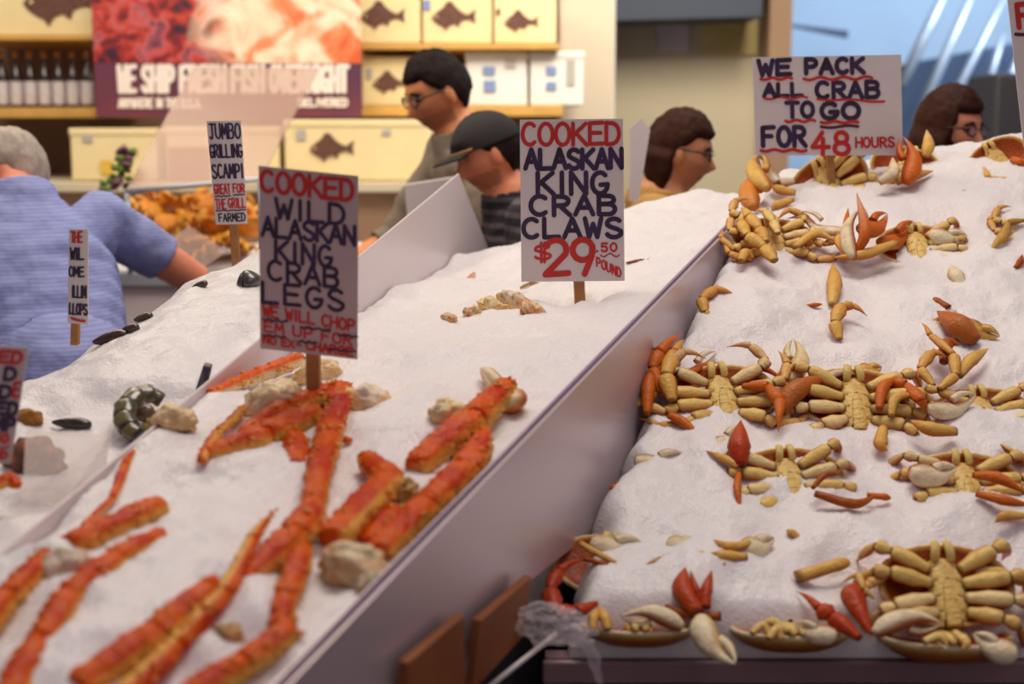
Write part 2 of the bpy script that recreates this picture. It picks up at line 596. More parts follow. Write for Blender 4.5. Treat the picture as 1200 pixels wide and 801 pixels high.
bin_l = empty('seafood_bin', (float(d1x(2.0)) - .3, 2.0, 0), 'grey sided bin under the iced orange king crab legs', 'bin')
inv = mw_of(bin_l).inverted()
mb = MB()
mb.slab([(float(d1x(0.95)) - .03, .95, 0), (float(d1x(3.5)) - .03, 3.5, 0), (float(d1x(3.5)) - .03, 3.5, 1.02), (float(d1x(.95)) - .03, .95, .80)], (-.02, .006, 0))
mb.slab([(float(d2x(.95)) + .02, 3.52, 0), (float(d1x(3.5)) - .04, 3.52, 0), (float(d1x(3.5)) - .04, 3.52, 1.05), (float(d2x(3.5)) + .02, 3.52, 1.05)], (0, -.03, 0))
mb.slab([(float(d2x(.95)) + .02, .95, 0), (float(d1x(.95)) - .04, .95, 0), (float(d1x(.95)) - .04, .95, .8), (float(d2x(.95)) + .02, .95, .8)], (0, .03, 0))
mb.build('body', M['steel_void'], bin_l, smooth=False, inv=inv)
bin_f = empty('seafood_bin', (-1.0, 2.2, 0), 'low bin under the bare ice mound at the far left', 'bin')
inv = mw_of(bin_f).inverted()
mb = MB()
mb.box((-1.5, 1.25, 0), (float(d2x(1.3)) - .03, 1.30, .85))
mb.slab([(-1.5, 3.0, 0), (float(d2x(3.0)) - .03, 3.0, 0), (float(d2x(3.0)) - .03, 3.0, .9), (-1.5, 3.0, .9)], (0, -.03, 0))
mb.slab([(-1.5, 1.31, 0), (-1.5, 2.96, 0), (-1.5, 2.96, .88), (-1.5, 1.31, .85)], (-.03, 0, 0))
mb.build('body', M['steel_void'], bin_f, smooth=False, inv=inv)

# ------------------------------------------------------------------ ice
BUMPS = []      # (px, py, bin, radius m, height m): where ice is heaped over or scooped away


def bump_list(which, h):
    return [(hit(px, py, h), r, z) for (px, py, w, r, z) in ICE_HEAPS if w == which]


ICE_HEAPS = [
    (300, 555, 'left', .075, .022), (200, 650, 'left', .06, .012), (250, 610, 'left', .07, .016), (130, 720, 'left', .07, .018), (420, 330, 'left', .14, .03),
    (70, 655, 'left', .03, .018), (480, 350, 'left', .10, .035), (450, 420, 'left', .11, .02), (640, 420, 'left', .12, .012), (500, 460, 'left', .05, .012),
    (290, 690, 'left', .05, .012), (60, 800, 'left', .07, .02), (678, 346, 'left', .05, -.04), (430, 610, 'left', .03, .012), (310, 720, 'left', .03, .012), (370, 740, 'left', .05, .015),
    (800, 690, 'right', .06, .022), (720, 700, 'right', .06, .02), (880, 690, 'right', .09, .028), (760, 590, 'right', .09, .022), (960, 525, 'right', .07, .02), (850, 600, 'right', .05, .012),
    (1060, 510, 'right', .05, .018), (900, 380, 'right', .12, .026), (1070, 360, 'right', .09, .016), (1160, 320, 'right', .12, .02), (880, 330, 'right', .10, .012),
    (1000, 620, 'right', .08, .02), (1120, 615, 'right', .06, .012), (820, 530, 'right', .05, .014), (1150, 230, 'right', .14, .024), (1190, 420, 'right', .09, .02),
    (780, 330, 'right', .08, .010), (1080, 740, 'right', .04, .012), (990, 740, 'right', .03, .010), (960, 640, 'right', .05, .012),
]


def ice_sheet(name, h, which, xl, xr, y0, y1, ny, nx, label, edge_l, edge_r, front, back, base_z, crest=0.0):
    """a solid heap of crushed ice: heightfield, rounded off towards its borders, with sides and a bottom"""
    ys = np.linspace(y0, y1, ny)
    s = np.linspace(0, 1, nx)
    XL = np.array([xl(y) for y in ys]); XR = np.array([xr(y) for y in ys])
    X = XL[:, None] + (XR - XL)[:, None] * s[None, :]
    Y = np.repeat(ys[:, None], nx, 1)
    Z = h(X, Y)
    for (p, r, z) in bump_list(which, h):
        Z = Z + z * np.exp(-((X - p.x) ** 2 + (Y - p.y) ** 2) / (r * r))
    Z = Z + .027 * vnoise(X * 9, Y * 9, 3) + .015 * vnoise(X * 22, Y * 22, 5) + .0035 * vnoise(X * 55, Y * 55, 11)
    Z = Z + .003 * np.abs(vnoise(X * 120, Y * 120, 17)) + .0026 * vnoise(X * 260, Y * 260, 23)
    e = np.ones_like(Z) * 0
    for dist, w, dep in ((X - XL[:, None], *edge_l), (XR[:, None] - X, *edge_r), (Y - y0, *front), (y1 - Y, *back)):
        q = np.clip(1 - dist / w, 0, 1)
        Z = Z - dep * q * q
    V = np.stack([X, Y, Z], -1).reshape(-1, 3)
    idx = np.arange(ny * nx).reshape(ny, nx)
    F = np.stack([idx[:-1, :-1], idx[:-1, 1:], idx[1:, 1:], idx[1:, :-1]], -1).reshape(-1, 4)
    ring = list(idx[0, :]) + list(idx[1:, -1]) + list(idx[-1, -2::-1]) + list(idx[-2:0:-1, 0])
    nb = len(V)
    R = V[ring].copy()
    R[:, 2] = np.minimum(R[:, 2] - .02, base_z(R[:, 1]))
    V = np.vstack([V, R])
    n = len(ring)
    F2 = [(ring[i], nb + i, nb + (i + 1) % n, ring[(i + 1) % n]) for i in range(n)]
    me = bpy.data.meshes.new(name)
    me.from_pydata(V.tolist(), [], F.tolist() + F2 + [tuple(range(nb, nb + n))[::-1]])
    me.materials.append(M['ice'])
    me.polygons.foreach_set('use_smooth', [True] * len(me.polygons))
    me.update()
    o = bpy.data.objects.new(name, me)
    COL.objects.link(o)
    return tag(o, label, 'ice', kind='stuff')


rb = [hit(px, py, h_right) for (px, py) in ((648, 760), (655, 722), (676, 684), (700, 645), (690, 606), (722, 545), (738, 500), (757, 455), (768, 400), (800, 350), (835, 295), (862, 258))]
rby = [p.y for p in rb]
rbx = [p.x for p in rb]
_o = np.argsort(rby)
rby = np.array(rby)[_o]; rbx = np.array(rbx)[_o]


def right_edge(y):
    x = float(np.interp(y, rby, rbx)) if y <= rby[-1] else float(rbx[-1] + .4 * (y - rby[-1]))
    return max(x + .012 * math.sin(y * 40) * (1 if y < 2.6 else 0), float(d1x(y)) + .004) + .004 * math.sin(y * 90)


ice_sheet('crushed_ice', h_right, 'right', right_edge, lambda y: 1.50, 1.900, 3.50, 330, 300,
          'white crushed ice bank that the pale belly-up crabs lie on', (.035, .05), (.05, .0), (.03, .03), (.22, .16), lambda y: .80 + .33 * (y - 1.9))
ice_sheet('crushed_ice', h_left, 'left', lambda y: float(d2x(y)) + .004, lambda y: float(d1x(y)) - .020, 1.0, 3.50, 420, 230,
          'white crushed ice between the two dividers under the orange king crab legs', (.02, .004), (.018, .006), (.05, .02), (.10, .10), lambda y: .85 + .1 * (y - 1.3) + 0 * y)
ice_sheet('crushed_ice', h_mound, 'far', lambda y: -1.45, lambda y: float(d2x(y)) - .012, 1.35, 2.95, 260, 170,
          'bare white crushed ice mound in front of the man in the blue shirt', (.1, .02), (.015, .004), (.04, .02), (.14, .2), lambda y: .80 + 0 * y)
# ================================================================== DUNGENESS CRABS
CREAM = lin((240, 212, 130)); CREAM2 = lin((228, 182, 92)); ORANGE = lin((212, 104, 24)); RED = lin((182, 52, 14)); RUST = lin((160, 78, 22))
PALE = lin((240, 226, 190)); DARK = lin((70, 32, 18)); OLIVE = lin((190, 150, 70))


def jit(c, s=.08):
    k = 1 + random.uniform(-s, s)
    return tuple(min(1, x * k) for x in c)


def leg_tint(base, back, tip, t0, t1):
    """pale belly side with rust coloured edges and back, deepening towards the tip"""
    edge = mixc(back, RUST, .6)
    def f(t, a):
        g = t0 + (t1 - t0) * t
        u = math.sin(a)
        c = mixc(edge, base, (u - .26) / .34)
        return mixc(c, tip, max(0, g - .25) * (.75 if u > .3 else 1.1))
    return f


def seg_sweep(mb, p0, p1, r0, rm, r1, flat, up, col, n=14, joint=True, seed=0):
    """one limb segment: narrow where it starts, widest near its far end, with an angular cut"""
    p0, p1 = Vector(p0), Vector(p1)
    ts = [0, .035, .10, .25, .5, .76, .90, .965, 1.0]
    rs = [r0 * .62, r0 * .74, r0 * .84, r0 * .95, rm * 1.04, (rm + r1) * .56, (rm + r1) * .54, r1 * .96, r1 * .62]
    def c2(t, a):
        c = col(t, a)
        return mixc(c, DARK, .6) if joint and (t < .045 or t > .97) else c
    mb.sweep([p0.lerp(p1, t) for t in ts], rs, up, flat, n, c2, rough=.06, seed=seed, ex=1.45)


def limb(mb, pts, rad, up, base, back, tip, flat=.7, seed=0):
    """a walking leg: pts are its joints, the last one the claw-like tip"""
    k = len(pts)
    tot = k - 1
    for i in range(tot):
        t0, t1 = i / tot, (i + 1) / tot
        col = leg_tint(base, back, tip, t0, t1)
        if i == tot - 1:
            q = Vector(pts[i]); e = Vector(pts[i + 1])
            mid = q.lerp(e, .5) + Vector(up) * (.10 * (e - q).length)
            path = cr([q, mid, e], 5)
            n = len(path)
            mb.sweep(path, [max(.0008, rad[i] * (1 - (j / (n - 1)) ** 1.2)) for j in range(n)], up, flat, 10, col, ex=1.5)
        else:
            seg_sweep(mb, pts[i], pts[i + 1], rad[i] * .8, rad[i], rad[i + 1] * .85, flat, up, col, seed=seed + i)


def claw_mesh(parent, A, B, side, up, w, inv=None, base=PALE, back=ORANGE, finger=True, nm='claw'):
    """chela from wrist A towards its finger tips B; side: direction in which it bows, up: the pale face"""
    A, B = Vector(A), Vector(B)
    up = Vector(up).normalized()
    L = (B - A).length
    d = (B - A) / L
    s = (Vector(side) - d * Vector(side).dot(d)).normalized()
    sgn = 1 if d.cross(up).dot(s) > 0 else -1
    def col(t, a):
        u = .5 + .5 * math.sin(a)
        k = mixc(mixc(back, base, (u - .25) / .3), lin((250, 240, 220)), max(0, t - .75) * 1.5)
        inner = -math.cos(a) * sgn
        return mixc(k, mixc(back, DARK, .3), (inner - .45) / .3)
    mb = MB()
    path = cr([A, A + d * .25 * L + s * .10 * L, A + d * .55 * L + s * .15 * L, A + d * .8 * L + s * .10 * L, B], 5)
    n = len(path)
    prof = [.45, .62, .78, .9, .97, 1, 1, .98, .94, .88, .8, .70, .60, .50, .42, .36, .30, .24, .18, .10, .02]
    mb.sweep(path, [w * prof[min(20, round(i * 20 / (n - 1)))] for i in range(n)], up, .72, 14, col, rough=.05)
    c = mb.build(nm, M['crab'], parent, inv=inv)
    if finger:
        mb = MB()
        q = [A + d * .50 * L - s * .02 * L, A + d * .66 * L - s * .075 * L, A + d * .84 * L - s * .06 * L, B - d * .02 * L - s * .015 * L]
        path = cr(q, 5)
        n = len(path)
        mb.sweep(path, [w * .42 * max(.04, 1 - (i / (n - 1)) ** 1.6) + .0004 for i in range(n)], up, .8, 10, col)
        mb.build('claw_finger', M['crab'], c, inv=inv)
    return c


LEGJ = {}


def carapace(parent, k, hw=.098, red=0.0):
    """the wide back shell seen from below: pale saw-toothed rim, rust coloured underside with its inner shade painted in"""
    V, C, F = [], [], []
    n = 72
    def outline(a):
        c, s = math.cos(a), math.sin(a)
        x = hw * math.copysign(abs(c) ** .86, c)
        y = (.066 if s > 0 else .062) * math.copysign(abs(s) ** (.95 if s > 0 else .75), s)
        if s < 0:
            x *= 1 - .25 * (-s) ** 1.5
        if s > 0:
            f = 1 + .018 * (abs(math.sin(a * 13)) - .5)
            x *= f; y *= f
        return x, y + .004
    prof = [(0.0, -.030), (.35, -.029), (.62, -.024), (.82, -.015), (.93, -.006), (.985, .001), (1.0, .005), (.985, .009), (.94, .0095), (.86, .006), (.74, .003), (.6, .0), (0.0, -.004)]
    shell = mixc(RUST, RED, red); under = mixc(lin((158, 72, 24)), RED, red * .6)  # underside tone includes the shade inside the shell
    cols = [shell, shell, shell, shell, mixc(shell, CREAM2, .3), CREAM2, PALE, PALE, CREAM2, under, mixc(under, DARK, .15), under, under]
    for (r, z), c in zip(prof, cols):
        for j in range(n):
            x, y = outline(2 * PI * j / n)
            V.append((x * r * k, y * r * k, z * k)); C.append(jit(c, .05))
    for i in range(len(prof) - 1):
        for j in range(n):
            j2 = (j + 1) % n
            F.append((i * n + j, i * n + j2, (i + 1) * n + j2, (i + 1) * n + j))
    mb = MB(); mb.add(V, F, C)
    return mb.build('carapace', M['crab'], parent)


def sternum(parent, k):
    """flat pale belly plate with its segment seams, and the arched tail flap folded onto it"""
    def plate(nm, hw, y0, y1, zf, cf, nx=25, ny=41):
        V, C, F = [], [], []
        for i in range(ny):
            v = i / (ny - 1)
            for j in range(nx):
                u = -1 + 2 * j / (nx - 1)
                V.append((hw(v) * u * k, (y0 + (y1 - y0) * v) * k, zf(u, v) * k)); C.append(cf(u, v))
        idx = lambda i, j: i * nx + j
        F = [(idx(i, j), idx(i, j + 1), idx(i + 1, j + 1), idx(i + 1, j)) for i in range(ny - 1) for j in range(nx - 1)]
        o = len(V)
        V += [(x, y, z - .007 * k) for x, y, z in V]; C += C
        F += [tuple(a + o for a in f)[::-1] for f in F]
        rg = [idx(0, j) for j in range(nx)] + [idx(i, nx - 1) for i in range(1, ny)] + [idx(ny - 1, j) for j in range(nx - 2, -1, -1)] + [idx(i, 0) for i in range(ny - 2, 0, -1)]
        m = len(rg)
        F += [(rg[i], rg[i] + o, rg[(i + 1) % m] + o, rg[(i + 1) % m]) for i in range(m)]
        mb = MB(); mb.add(V, F, C)
        return mb.build(nm, M['crab'], parent)
    seam = lambda u, v: abs(math.sin((v * 4.4 + .35 * abs(u)) * PI))
    def pz(u, v):
        return .016 - .010 * u ** 4 - .006 * (2 * v - 1) ** 4 - (.0022 if seam(u, v) < .22 and abs(u) > .45 else 0)
    def pc(u, v):
        c = mixc(CREAM, CREAM2, .25 + .5 * mnoise.noise(Vector((u * 2, v * 4, k * 9))))
        return mixc(c, RUST, .65) if (seam(u, v) < .22 and abs(u) > .45) or abs(u) > .97 else c
    plate('belly_plate', lambda v: .027 * (1 - .35 * max(0, (v - .55) / .45) ** 2) * (1 - .25 * max(0, (.25 - v) / .25) ** 2), -.056, .046, pz, pc)
    plate('tail_flap', lambda v: .0005 + .0125 * math.sqrt(max(0, 1 - v ** 3.2)), -.060, .012,
          lambda u, v: .0205 - .003 * u * u - .004 * (1 - v) ** 3 - (.0035 if abs(u) > .86 else 0),
          lambda u, v: DARK if abs(u) > .86 or v > .955 else (mixc(CREAM2, RUST, .4) if abs(math.sin(v * 12)) < .16 else mixc(CREAM, CREAM2, .3)), 17, 33)
    # jaw feet
    for s in (-1, 1):
        mb = MB()
        mb.sweep(cr([(s * .012 * k, .040 * k, .012 * k), (s * .0105 * k, .052 * k, .019 * k), (s * .009 * k, .064 * k, .018 * k), (s * .007 * k, .072 * k, .012 * k)], 4),
                 [.005 * k, .0062 * k] + [.0068 * k] * 8 + [.006 * k, .005 * k, .003 * k], (0, 0, 1), .6, 10, lambda t, a: mixc(CREAM, OLIVE, .3 * t))
        mb.build('mouthpart', M['crab'], parent)


CRABS = {}


def crab(key, px, py, label, k=1.0, yaw=0.0, tilt=16, lift=.0, h=None, roll=0, legs='LR', claws='LR', fold=0.5, red=0.0, at=None, seed=None, group='crabs lying belly up on the ice'):
    """a belly-up Dungeness crab on the ice at the survey pixel; local x across, y towards its mouth, z out of the belly"""
    h = h or h_right
    random.seed(seed if seed is not None else sum(map(ord, key)) * 31)
    p = at or hit(px, py, h, lift)
    n = normal_of(h, p.x, p.y) if at is None else Vector((0, -.4, .916))
    n = (Matrix.Rotation(math.radians(tilt), 3, 'X') @ n).normalized()
    yv = Vector((0, 1, 0)); yv = (yv - n * yv.dot(n)).normalized()
    xv = yv.cross(n)
    R = Matrix((xv, yv, n)).transposed()
    R = R @ Matrix.Rotation(math.radians(yaw), 3, 'Z') @ Matrix.Rotation(math.radians(roll), 3, 'Y')
    mw = Matrix.Translation(p) @ R.to_4x4()
    root = empty('crab', mw, label, 'crab', group)
    CRABS[key] = (root, mw, n)
    carapace(root, k, red=red)
    sternum(root, k)
    for s, ch in ((-1, 'L'), (1, 'R')):
        if ch in legs:
            for i in range(4):
                r0 = Vector((s * .020, .027 - .0215 * i, .012))
                an = math.radians([22, 4, -10, -26][i] + random.uniform(-6, 6))
                Lm = [.060, .066, .064, .050][i] * random.uniform(.92, 1.05)
                e = r0 + Vector((s * math.cos(an) * Lm, math.sin(an) * Lm, .012 + random.uniform(-.004, .006)))
                fo = fold + random.uniform(-.25, .25)
                a2 = an + math.radians(35 * (1 if i < 2 else -1)) * fo
                c = e + Vector((s * math.cos(a2) * .022, math.sin(a2) * .022, -.002))
                a3 = a2 + math.radians(95) * fo * (1 if random.random() < .7 else -1)
                q = c + Vector((s * math.cos(a3) * .042, math.sin(a3) * .042, .004 - .02 * (1 - fo)))
                a4 = a3 + math.radians(60) * fo
                tpt = q + Vector((s * math.cos(a4) * .040, math.sin(a4) * .040, -.012))
                if fold < .5:                                   # the outer half of the leg dives into the ice
                    dv_ = Vector((s * math.cos(a2), math.sin(a2), 0))
                    q = c + dv_ * random.uniform(.010, .024) + Vector((0, 0, -.036))
                    tpt = q + dv_ * .004 + Vector((0, 0, -.036))
                mb = MB()
                limb(mb, [Vector(v) * k for v in (r0, e, c, q, tpt)], [r * k for r in (.0135, .0118, .0105, .0085, .0)], (0, 0, 1),
                     jit(mixc(CREAM, random.choice((PALE, CREAM2, CREAM2)), .35)), jit(mixc(ORANGE, RUST, .45)), mixc(ORANGE, RED, random.uniform(0, .5)), .72, seed=i)
                mb.build('leg', M['crab'], root)
        if ch in claws:
            mb = MB()
            r0 = Vector((s * .026, .040, .013)); e = Vector((s * .066, .050, .024)); c = Vector((s * .080, .066, .022))
            seg_sweep(mb, r0 * k, e * k, .009 * k, .0125 * k, .010 * k, .8, (0, 0, 1), leg_tint(CREAM, ORANGE, ORANGE, 0, .3))
            seg_sweep(mb, e * k, c * k, .010 * k, .0125 * k, .010 * k, .8, (0, 0, 1), leg_tint(CREAM, ORANGE, ORANGE, .3, .5))
            mb.build('claw_arm', M['crab'], root)
            a = Vector((s * .082, .070, .022)); b = Vector((s * random.uniform(.010, .022), random.uniform(.074, .084), .020))
            claw_mesh(root, a * k, b * k, (0, 1, .25), (0, .25, 1), .019 * k)
    return root


def px_leg(key, pts, w, base=CREAM, back=ORANGE, tip=ORANGE, h=None, flat=.75, nm='leg'):
    """an extra, individually posed limb of crab key: joints as (px, py, height above the ice), w in survey pixels"""
    h = h or h_right
    root, mw, n = CRABS[key]
    Q = [hit(x, y, h, z) for (x, y, z) in pts]
    r = [wi * .5 * (q.y / CP) / FPX for wi, q in zip(w, Q)]
    mb = MB()
    view = (CAM - Q[0]).normalized()
    if len(Q) == 3:                                     # one curved, pointed piece
        path = cr(Q, 7)
        m = len(path) - 1
        def wd(t):
            a = r[0] * .75 + (r[1] - r[0] * .75) * math.sin(min(1, t / .42) * PI / 2)
            return max(.0006, a if t < .42 else r[1] * (1 - ((t - .42) / .58) ** 1.7) + r[2] * .25 * (1 - t) + .0004)
        c0 = leg_tint(base, back, tip, 0, .75)
        mb.sweep(path, [wd(i / m) for i in range(m + 1)], view * .6 + Vector((0, 0, .6)), flat, 14, lambda t, a: mixc(c0(t, a), DARK, .5) if t < .04 or t > .97 else c0(t, a), rough=.06, ex=1.5)
    else:
        limb(mb, Q, r, view * .6 + Vector((0, 0, .6)), base, back, tip, flat)
    return mb.build(nm, M['crab'], root, inv=mw.inverted())


def px_claw(key, a, b, side, w, base=PALE, back=ORANGE, h=None, nm='claw'):
    h = h or h_right
    root, mw, n = CRABS[key]
    A, B = hit(a[0], a[1], h, a[2]), hit(b[0], b[1], h, b[2])
    r = w * .5 * (A.y / CP) / FPX
    s = Vector((side[0], -.25 * side[1], -side[1]))
    view = (CAM - A).normalized()
    return claw_mesh(root, A, B, s, view * .7 + Vector((0, 0, .5)), r, mw.inverted(), base, back, nm=nm)


# front row, hanging over the lip
crab('tw', 1108, 692, 'large pale crab showing the whole arch of its rust coloured shell, front right', 1.0, 0, 22, .022, fold=.15, claws='', red=.25)
for s in (-1, 1):
    pass
px_leg('tw', [(1075, 668, .04), (1040, 672, .045), (1018, 684, .04), (1004, 700, .03)], (17, 17, 14, 6))
px_leg('tw', [(1140, 668, .04), (1180, 672, .045), (1200, 682, .04), (1215, 700, .02)], (17, 17, 14, 6))
px_leg('tw', [(1012, 690, .03), (1000, 700, .035), (1022, 745, .03)], (26, 30, 10), RED, lin((150, 50, 24)), RED, nm='leg')
px_leg('tw', [(1008, 748, .028), (975, 722, .03), (960, 712, .03), (933, 692, .02)], (20, 28, 14, 8), RED, lin((160, 60, 30)), ORANGE)
px_leg('tw', [(934, 676, .02), (985, 660, .025), (992, 656, .02)], (26, 18, 4), CREAM2, RUST, CREAM2)
px_leg('tw', [(1024, 700, .03), (1012, 690, .045), (1006, 672, .05), (985, 684, .03)], (9, 10, 9, 5), CREAM, ORANGE, ORANGE)
crab('bR', 1106, 748, 'crab at the lowest right, jutting over the steel front below the large arched crab', .95, 180, -28, -.020, claws='', legs='', red=.1)
px_claw('bR', (1024, 742, .03), (1104, 730, .03), (0, -1), 26)
px_claw('bR', (1192, 764, .02), (1140, 742, .03), (0, 1), 34)
px_leg('bR', [(1082, 752, .03), (1100, 746, .035), (1112, 758, .03)], (14, 13, 6))
px_leg('bR', [(1118, 740, .03), (1132, 752, .035), (1128, 762, .03)], (12, 12, 6))
crab('bM', 925, 738, 'crab over the steel front in the bottom row, left of the red claws', .88, 180, -28, -.020, claws='', legs='', red=.15)
px_claw('bM', (980, 742, .025), (930, 730, .03), (0, 1), 26)
px_leg('bM', [(880, 742, .03), (894, 733, .035), (902, 746, .03)], (11, 12, 7))
px_leg('bM', [(900, 748, .03), (912, 736, .035), (915, 750, .03)], (11, 12, 7))
px_leg('bM', [(925, 740, .03), (905, 728, .035), (890, 734, .03)], (12, 12, 7))
crab('bL', 748, 733, 'crab at the bottom left corner of the bank, red bent leg making a ring', .85, 178, -28, -.020, claws='', legs='', red=.15)
px_claw('bL', (800, 735, .02), (728, 722, .03), (0, -1), 24)
px_leg('bL', [(700, 706, .03), (676, 716, .035), (652, 718, .03), (644, 690, .03), (655, 668, .03), (684, 656, .02)], (14, 24, 24, 20, 14, 7), RED, lin((150, 46, 24)), RED)
px_leg('bL', [(712, 738, .03), (708, 722, .035), (700, 708, .03)], (13, 13, 8), CREAM2)
px_leg('bL', [(694, 738, .03), (696, 722, .035), (702, 712, .03)], (12, 12, 8), CREAM2)
px_leg('bL', [(845, 722, .02), (800, 718, .02), (768, 702, .012)], (18, 12, 6), RUST, RUST, DARK)
crab('fL', 712, 668, 'half buried crab at the left, two leg tips crossing below its pale claw', .85, -8, 14, -.022, legs='', claws='', red=.4)
px_claw('fL', (692, 634, .02), (752, 634, .02), (0, 1), 30, PALE, CREAM2)
px_leg('fL', [(680, 636, .03), (700, 648, .032), (738, 667, .02)], (10, 9, 4), CREAM2, ORANGE, RUST)
px_leg('fL', [(684, 654, .025), (706, 660, .025), (728, 668, .015)], (9, 8, 4), RUST, RUST, RUST)
crab('fM', 840, 660, 'buried crab with two thin curved leg tips and a red claw standing up', .9, 12, 14, -.028, legs='', claws='', red=.3)
px_claw('fM', (868, 640, .025), (908, 630, .02), (0, 1), 32, PALE, CREAM2)
px_claw('fM', (782, 634, .02), (818, 634, .016), (0, 1), 26, PALE, CREAM2)
px_leg('fM', [(876, 652, .03), (838, 650, .034), (800, 650, .03), (775, 654, .03), (748, 669, .02)], (16, 14, 11, 8, 5), CREAM2, ORANGE, RUST)
px_leg('fM', [(850, 662, .028), (800, 660, .03), (762, 670, .02)], (11, 9, 5), CREAM2, RUST, RUST)
px_leg('fM', [(818, 718, .03), (800, 690, .035), (803, 664, .04)], (22, 26, 8), RED, RUST, ORANGE)
px_leg('fM', [(826, 712, .03), (828, 690, .04), (834, 668, .04)], (20, 14, 5), RED, RED, RUST)
px_leg('fM', [(822, 705, .03), (815, 688, .04), (809, 668, .04)], (10, 8, 4), RED, RED, RUST)
px_claw('fM', (822, 722, .035), (862, 778, .03), (-1, .2), 34, PALE, CREAM2)
px_leg('fM', [(878, 636, .03), (856, 640, .035), (836, 632, .03)], (14, 13, 8), CREAM2, ORANGE, ORANGE)

# middle rows
crab('mM', 925, 566, 'greenish cream crab mid bank with an upright red claw on its left', .92, 4, 18, -.006, fold=.3, claws='', red=.1)
px_leg('mM', [(868, 545, .03), (866, 520, .045), (868, 492, .05)], (18, 26, 10), RED, RUST, ORANGE)
px_leg('mM', [(866, 546, .028), (850, 538, .03), (828, 528, .025)], (14, 12, 5), CREAM2, ORANGE, RUST)
px_leg('mM', [(866, 552, .02), (864, 572, .025), (868, 600, .012)], (9, 9, 5), ORANGE, RED, RED)
px_leg('mM', [(955, 578, .03), (1000, 590, .03), (1028, 580, .02)], (13, 14, 6), RUST, RUST, ORANGE)
px_leg('mM', [(952, 572, .03), (968, 556, .04), (990, 556, .03)], (7, 8, 5), RUST, RED, RUST)
px_leg('mM', [(1016, 580, .02), (1038, 582, .02), (1040, 582, .015)], (11, 10, 4), ORANGE, ORANGE, ORANGE)
px_claw('mM', (836, 520, .018), (868, 500, .02), (0, 1), 22, PALE, ORANGE)
crab('mL', 846, 468, 'cream crab at the left of the bank, legs bunched up beside the divider', 1.0, 6, 18, .004, fold=.75, claws='', red=.2)
px_leg('mL', [(788, 470, .03), (780, 440, .05), (790, 412, .05), (802, 398, .04)], (20, 24, 16, 6), CREAM2, ORANGE, ORANGE)
px_leg('mL', [(776, 460, .03), (764, 432, .05), (772, 412, .06), (800, 392, .05)], (18, 18, 16, 8), ORANGE, RUST, ORANGE)
px_leg('mL', [(758, 486, .02), (760, 452, .04), (766, 424, .05)], (10, 16, 10), ORANGE, RUST, RUST)
px_claw('mL', (792, 440, .03), (840, 412, .02), (-.3, 1), 22, PALE, RED)
px_leg('mL', [(800, 442, .03), (822, 430, .03), (840, 424, .02)], (14, 12, 5), ORANGE, RED, RUST)
px_leg('mL', [(866, 434, .03), (895, 432, .03), (920, 446, .02)], (8, 8, 5), ORANGE, RED, RUST)
px_leg('mL', [(870, 452, .03), (900, 452, .045), (914, 470, .045), (912, 505, .03)], (14, 18, 16, 8), ORANGE, RUST, ORANGE)
px_leg('mL', [(784, 486, .02), (800, 494, .02), (822, 512, .01)], (14, 13, 6), ORANGE, RED, CREAM2)
crab('mC', 1002, 474, 'broad cream crab in the centre with an ivory claw tip rising behind it', 1.05, -2, 18, .006, fold=.25, claws='', red=.2)
px_claw('mC', (932, 448, .035), (1006, 440, .03), (0, 1), 26, PALE, RED)
px_claw('mC', (924, 446, .03), (930, 396, .05), (1, 0), 24, lin((234, 214, 160)), CREAM2)
px_leg('mC', [(914, 482, .02), (934, 456, .040), (974, 438, .04)], (22, 27, 10), lin((186, 104, 40)), RUST, ORANGE)
px_claw('mC', (1004, 432, .02), (1034, 430, .02), (0, 1), 22, CREAM2, ORANGE)
px_leg('mC', [(1030, 446, .03), (1062, 450, .045), (1080, 470, .045), (1084, 482, .03)], (16, 17, 14, 6), ORANGE, RUST, ORANGE)
px_leg('mC', [(1030, 480, .03), (1036, 452, .045), (1060, 440, .04)], (10, 14, 6), ORANGE, RUST, ORANGE)
px_leg('mC', [(1044, 488, .03), (1050, 466, .045), (1076, 462, .04)], (10, 13, 6), CREAM2, RUST, ORANGE)
px_leg('mC', [(1035, 500, .02), (1032, 520, .02), (1040, 528, .015)], (14, 16, 8), CREAM2, ORANGE, ORANGE)
crab('mR', 1152, 490, 'cream crab half sunk in ice at the right, below the tangle of curled legs', .9, 3, 16, -.014, fold=.2, claws='', red=0)
px_claw('mR', (1086, 478, .035), (1144, 462, .03), (-.2, 1), 24, PALE, RED)
px_leg('mR', [(1120, 505, .03), (1090, 502, .04), (1066, 492, .04)], (18, 20, 10), CREAM2, ORANGE, ORANGE)
crab('tg', 1108, 425, 'crab tipped sideways with its orange legs curled into a tangle, right of the bank', .8, 50, 14, -.03, legs='R', claws='', fold=.9, red=.2)
px_leg('tg', [(1094, 452, .03), (1078, 432, .04), (1092, 412, .045), (1110, 418, .04)], (12, 15, 12, 6), CREAM2, ORANGE, ORANGE)
px_leg('tg', [(1100, 456, .03), (1120, 440, .04), (1118, 415, .05), (1090, 392, .05), (1080, 378, .04)], (13, 15, 12, 8, 4), CREAM2, RUST, ORANGE)
px_leg('tg', [(1122, 440, .03), (1140, 420, .035), (1158, 408, .03)], (18, 16, 10), CREAM2, ORANGE, CREAM2)
px_claw('tg', (1130, 376, .03), (1172, 394, .02), (.3, 1), 24, CREAM2, RUST)
px_leg('tg', [(1144, 400, .02), (1122, 380, .035), (1098, 364, .03)], (20, 32, 8), lin((186, 104, 40)), RUST, ORANGE)
px_leg('tg', [(1112, 360, .02), (1098, 352, .02), (1095, 348, .02)], (12, 9, 4), RUST, ORANGE, ORANGE)
px_leg('tg', [(1106, 425, .03), (1110, 402, .04), (1124, 404, .04)], (14, 16, 8), RUST, RUST, ORANGE)
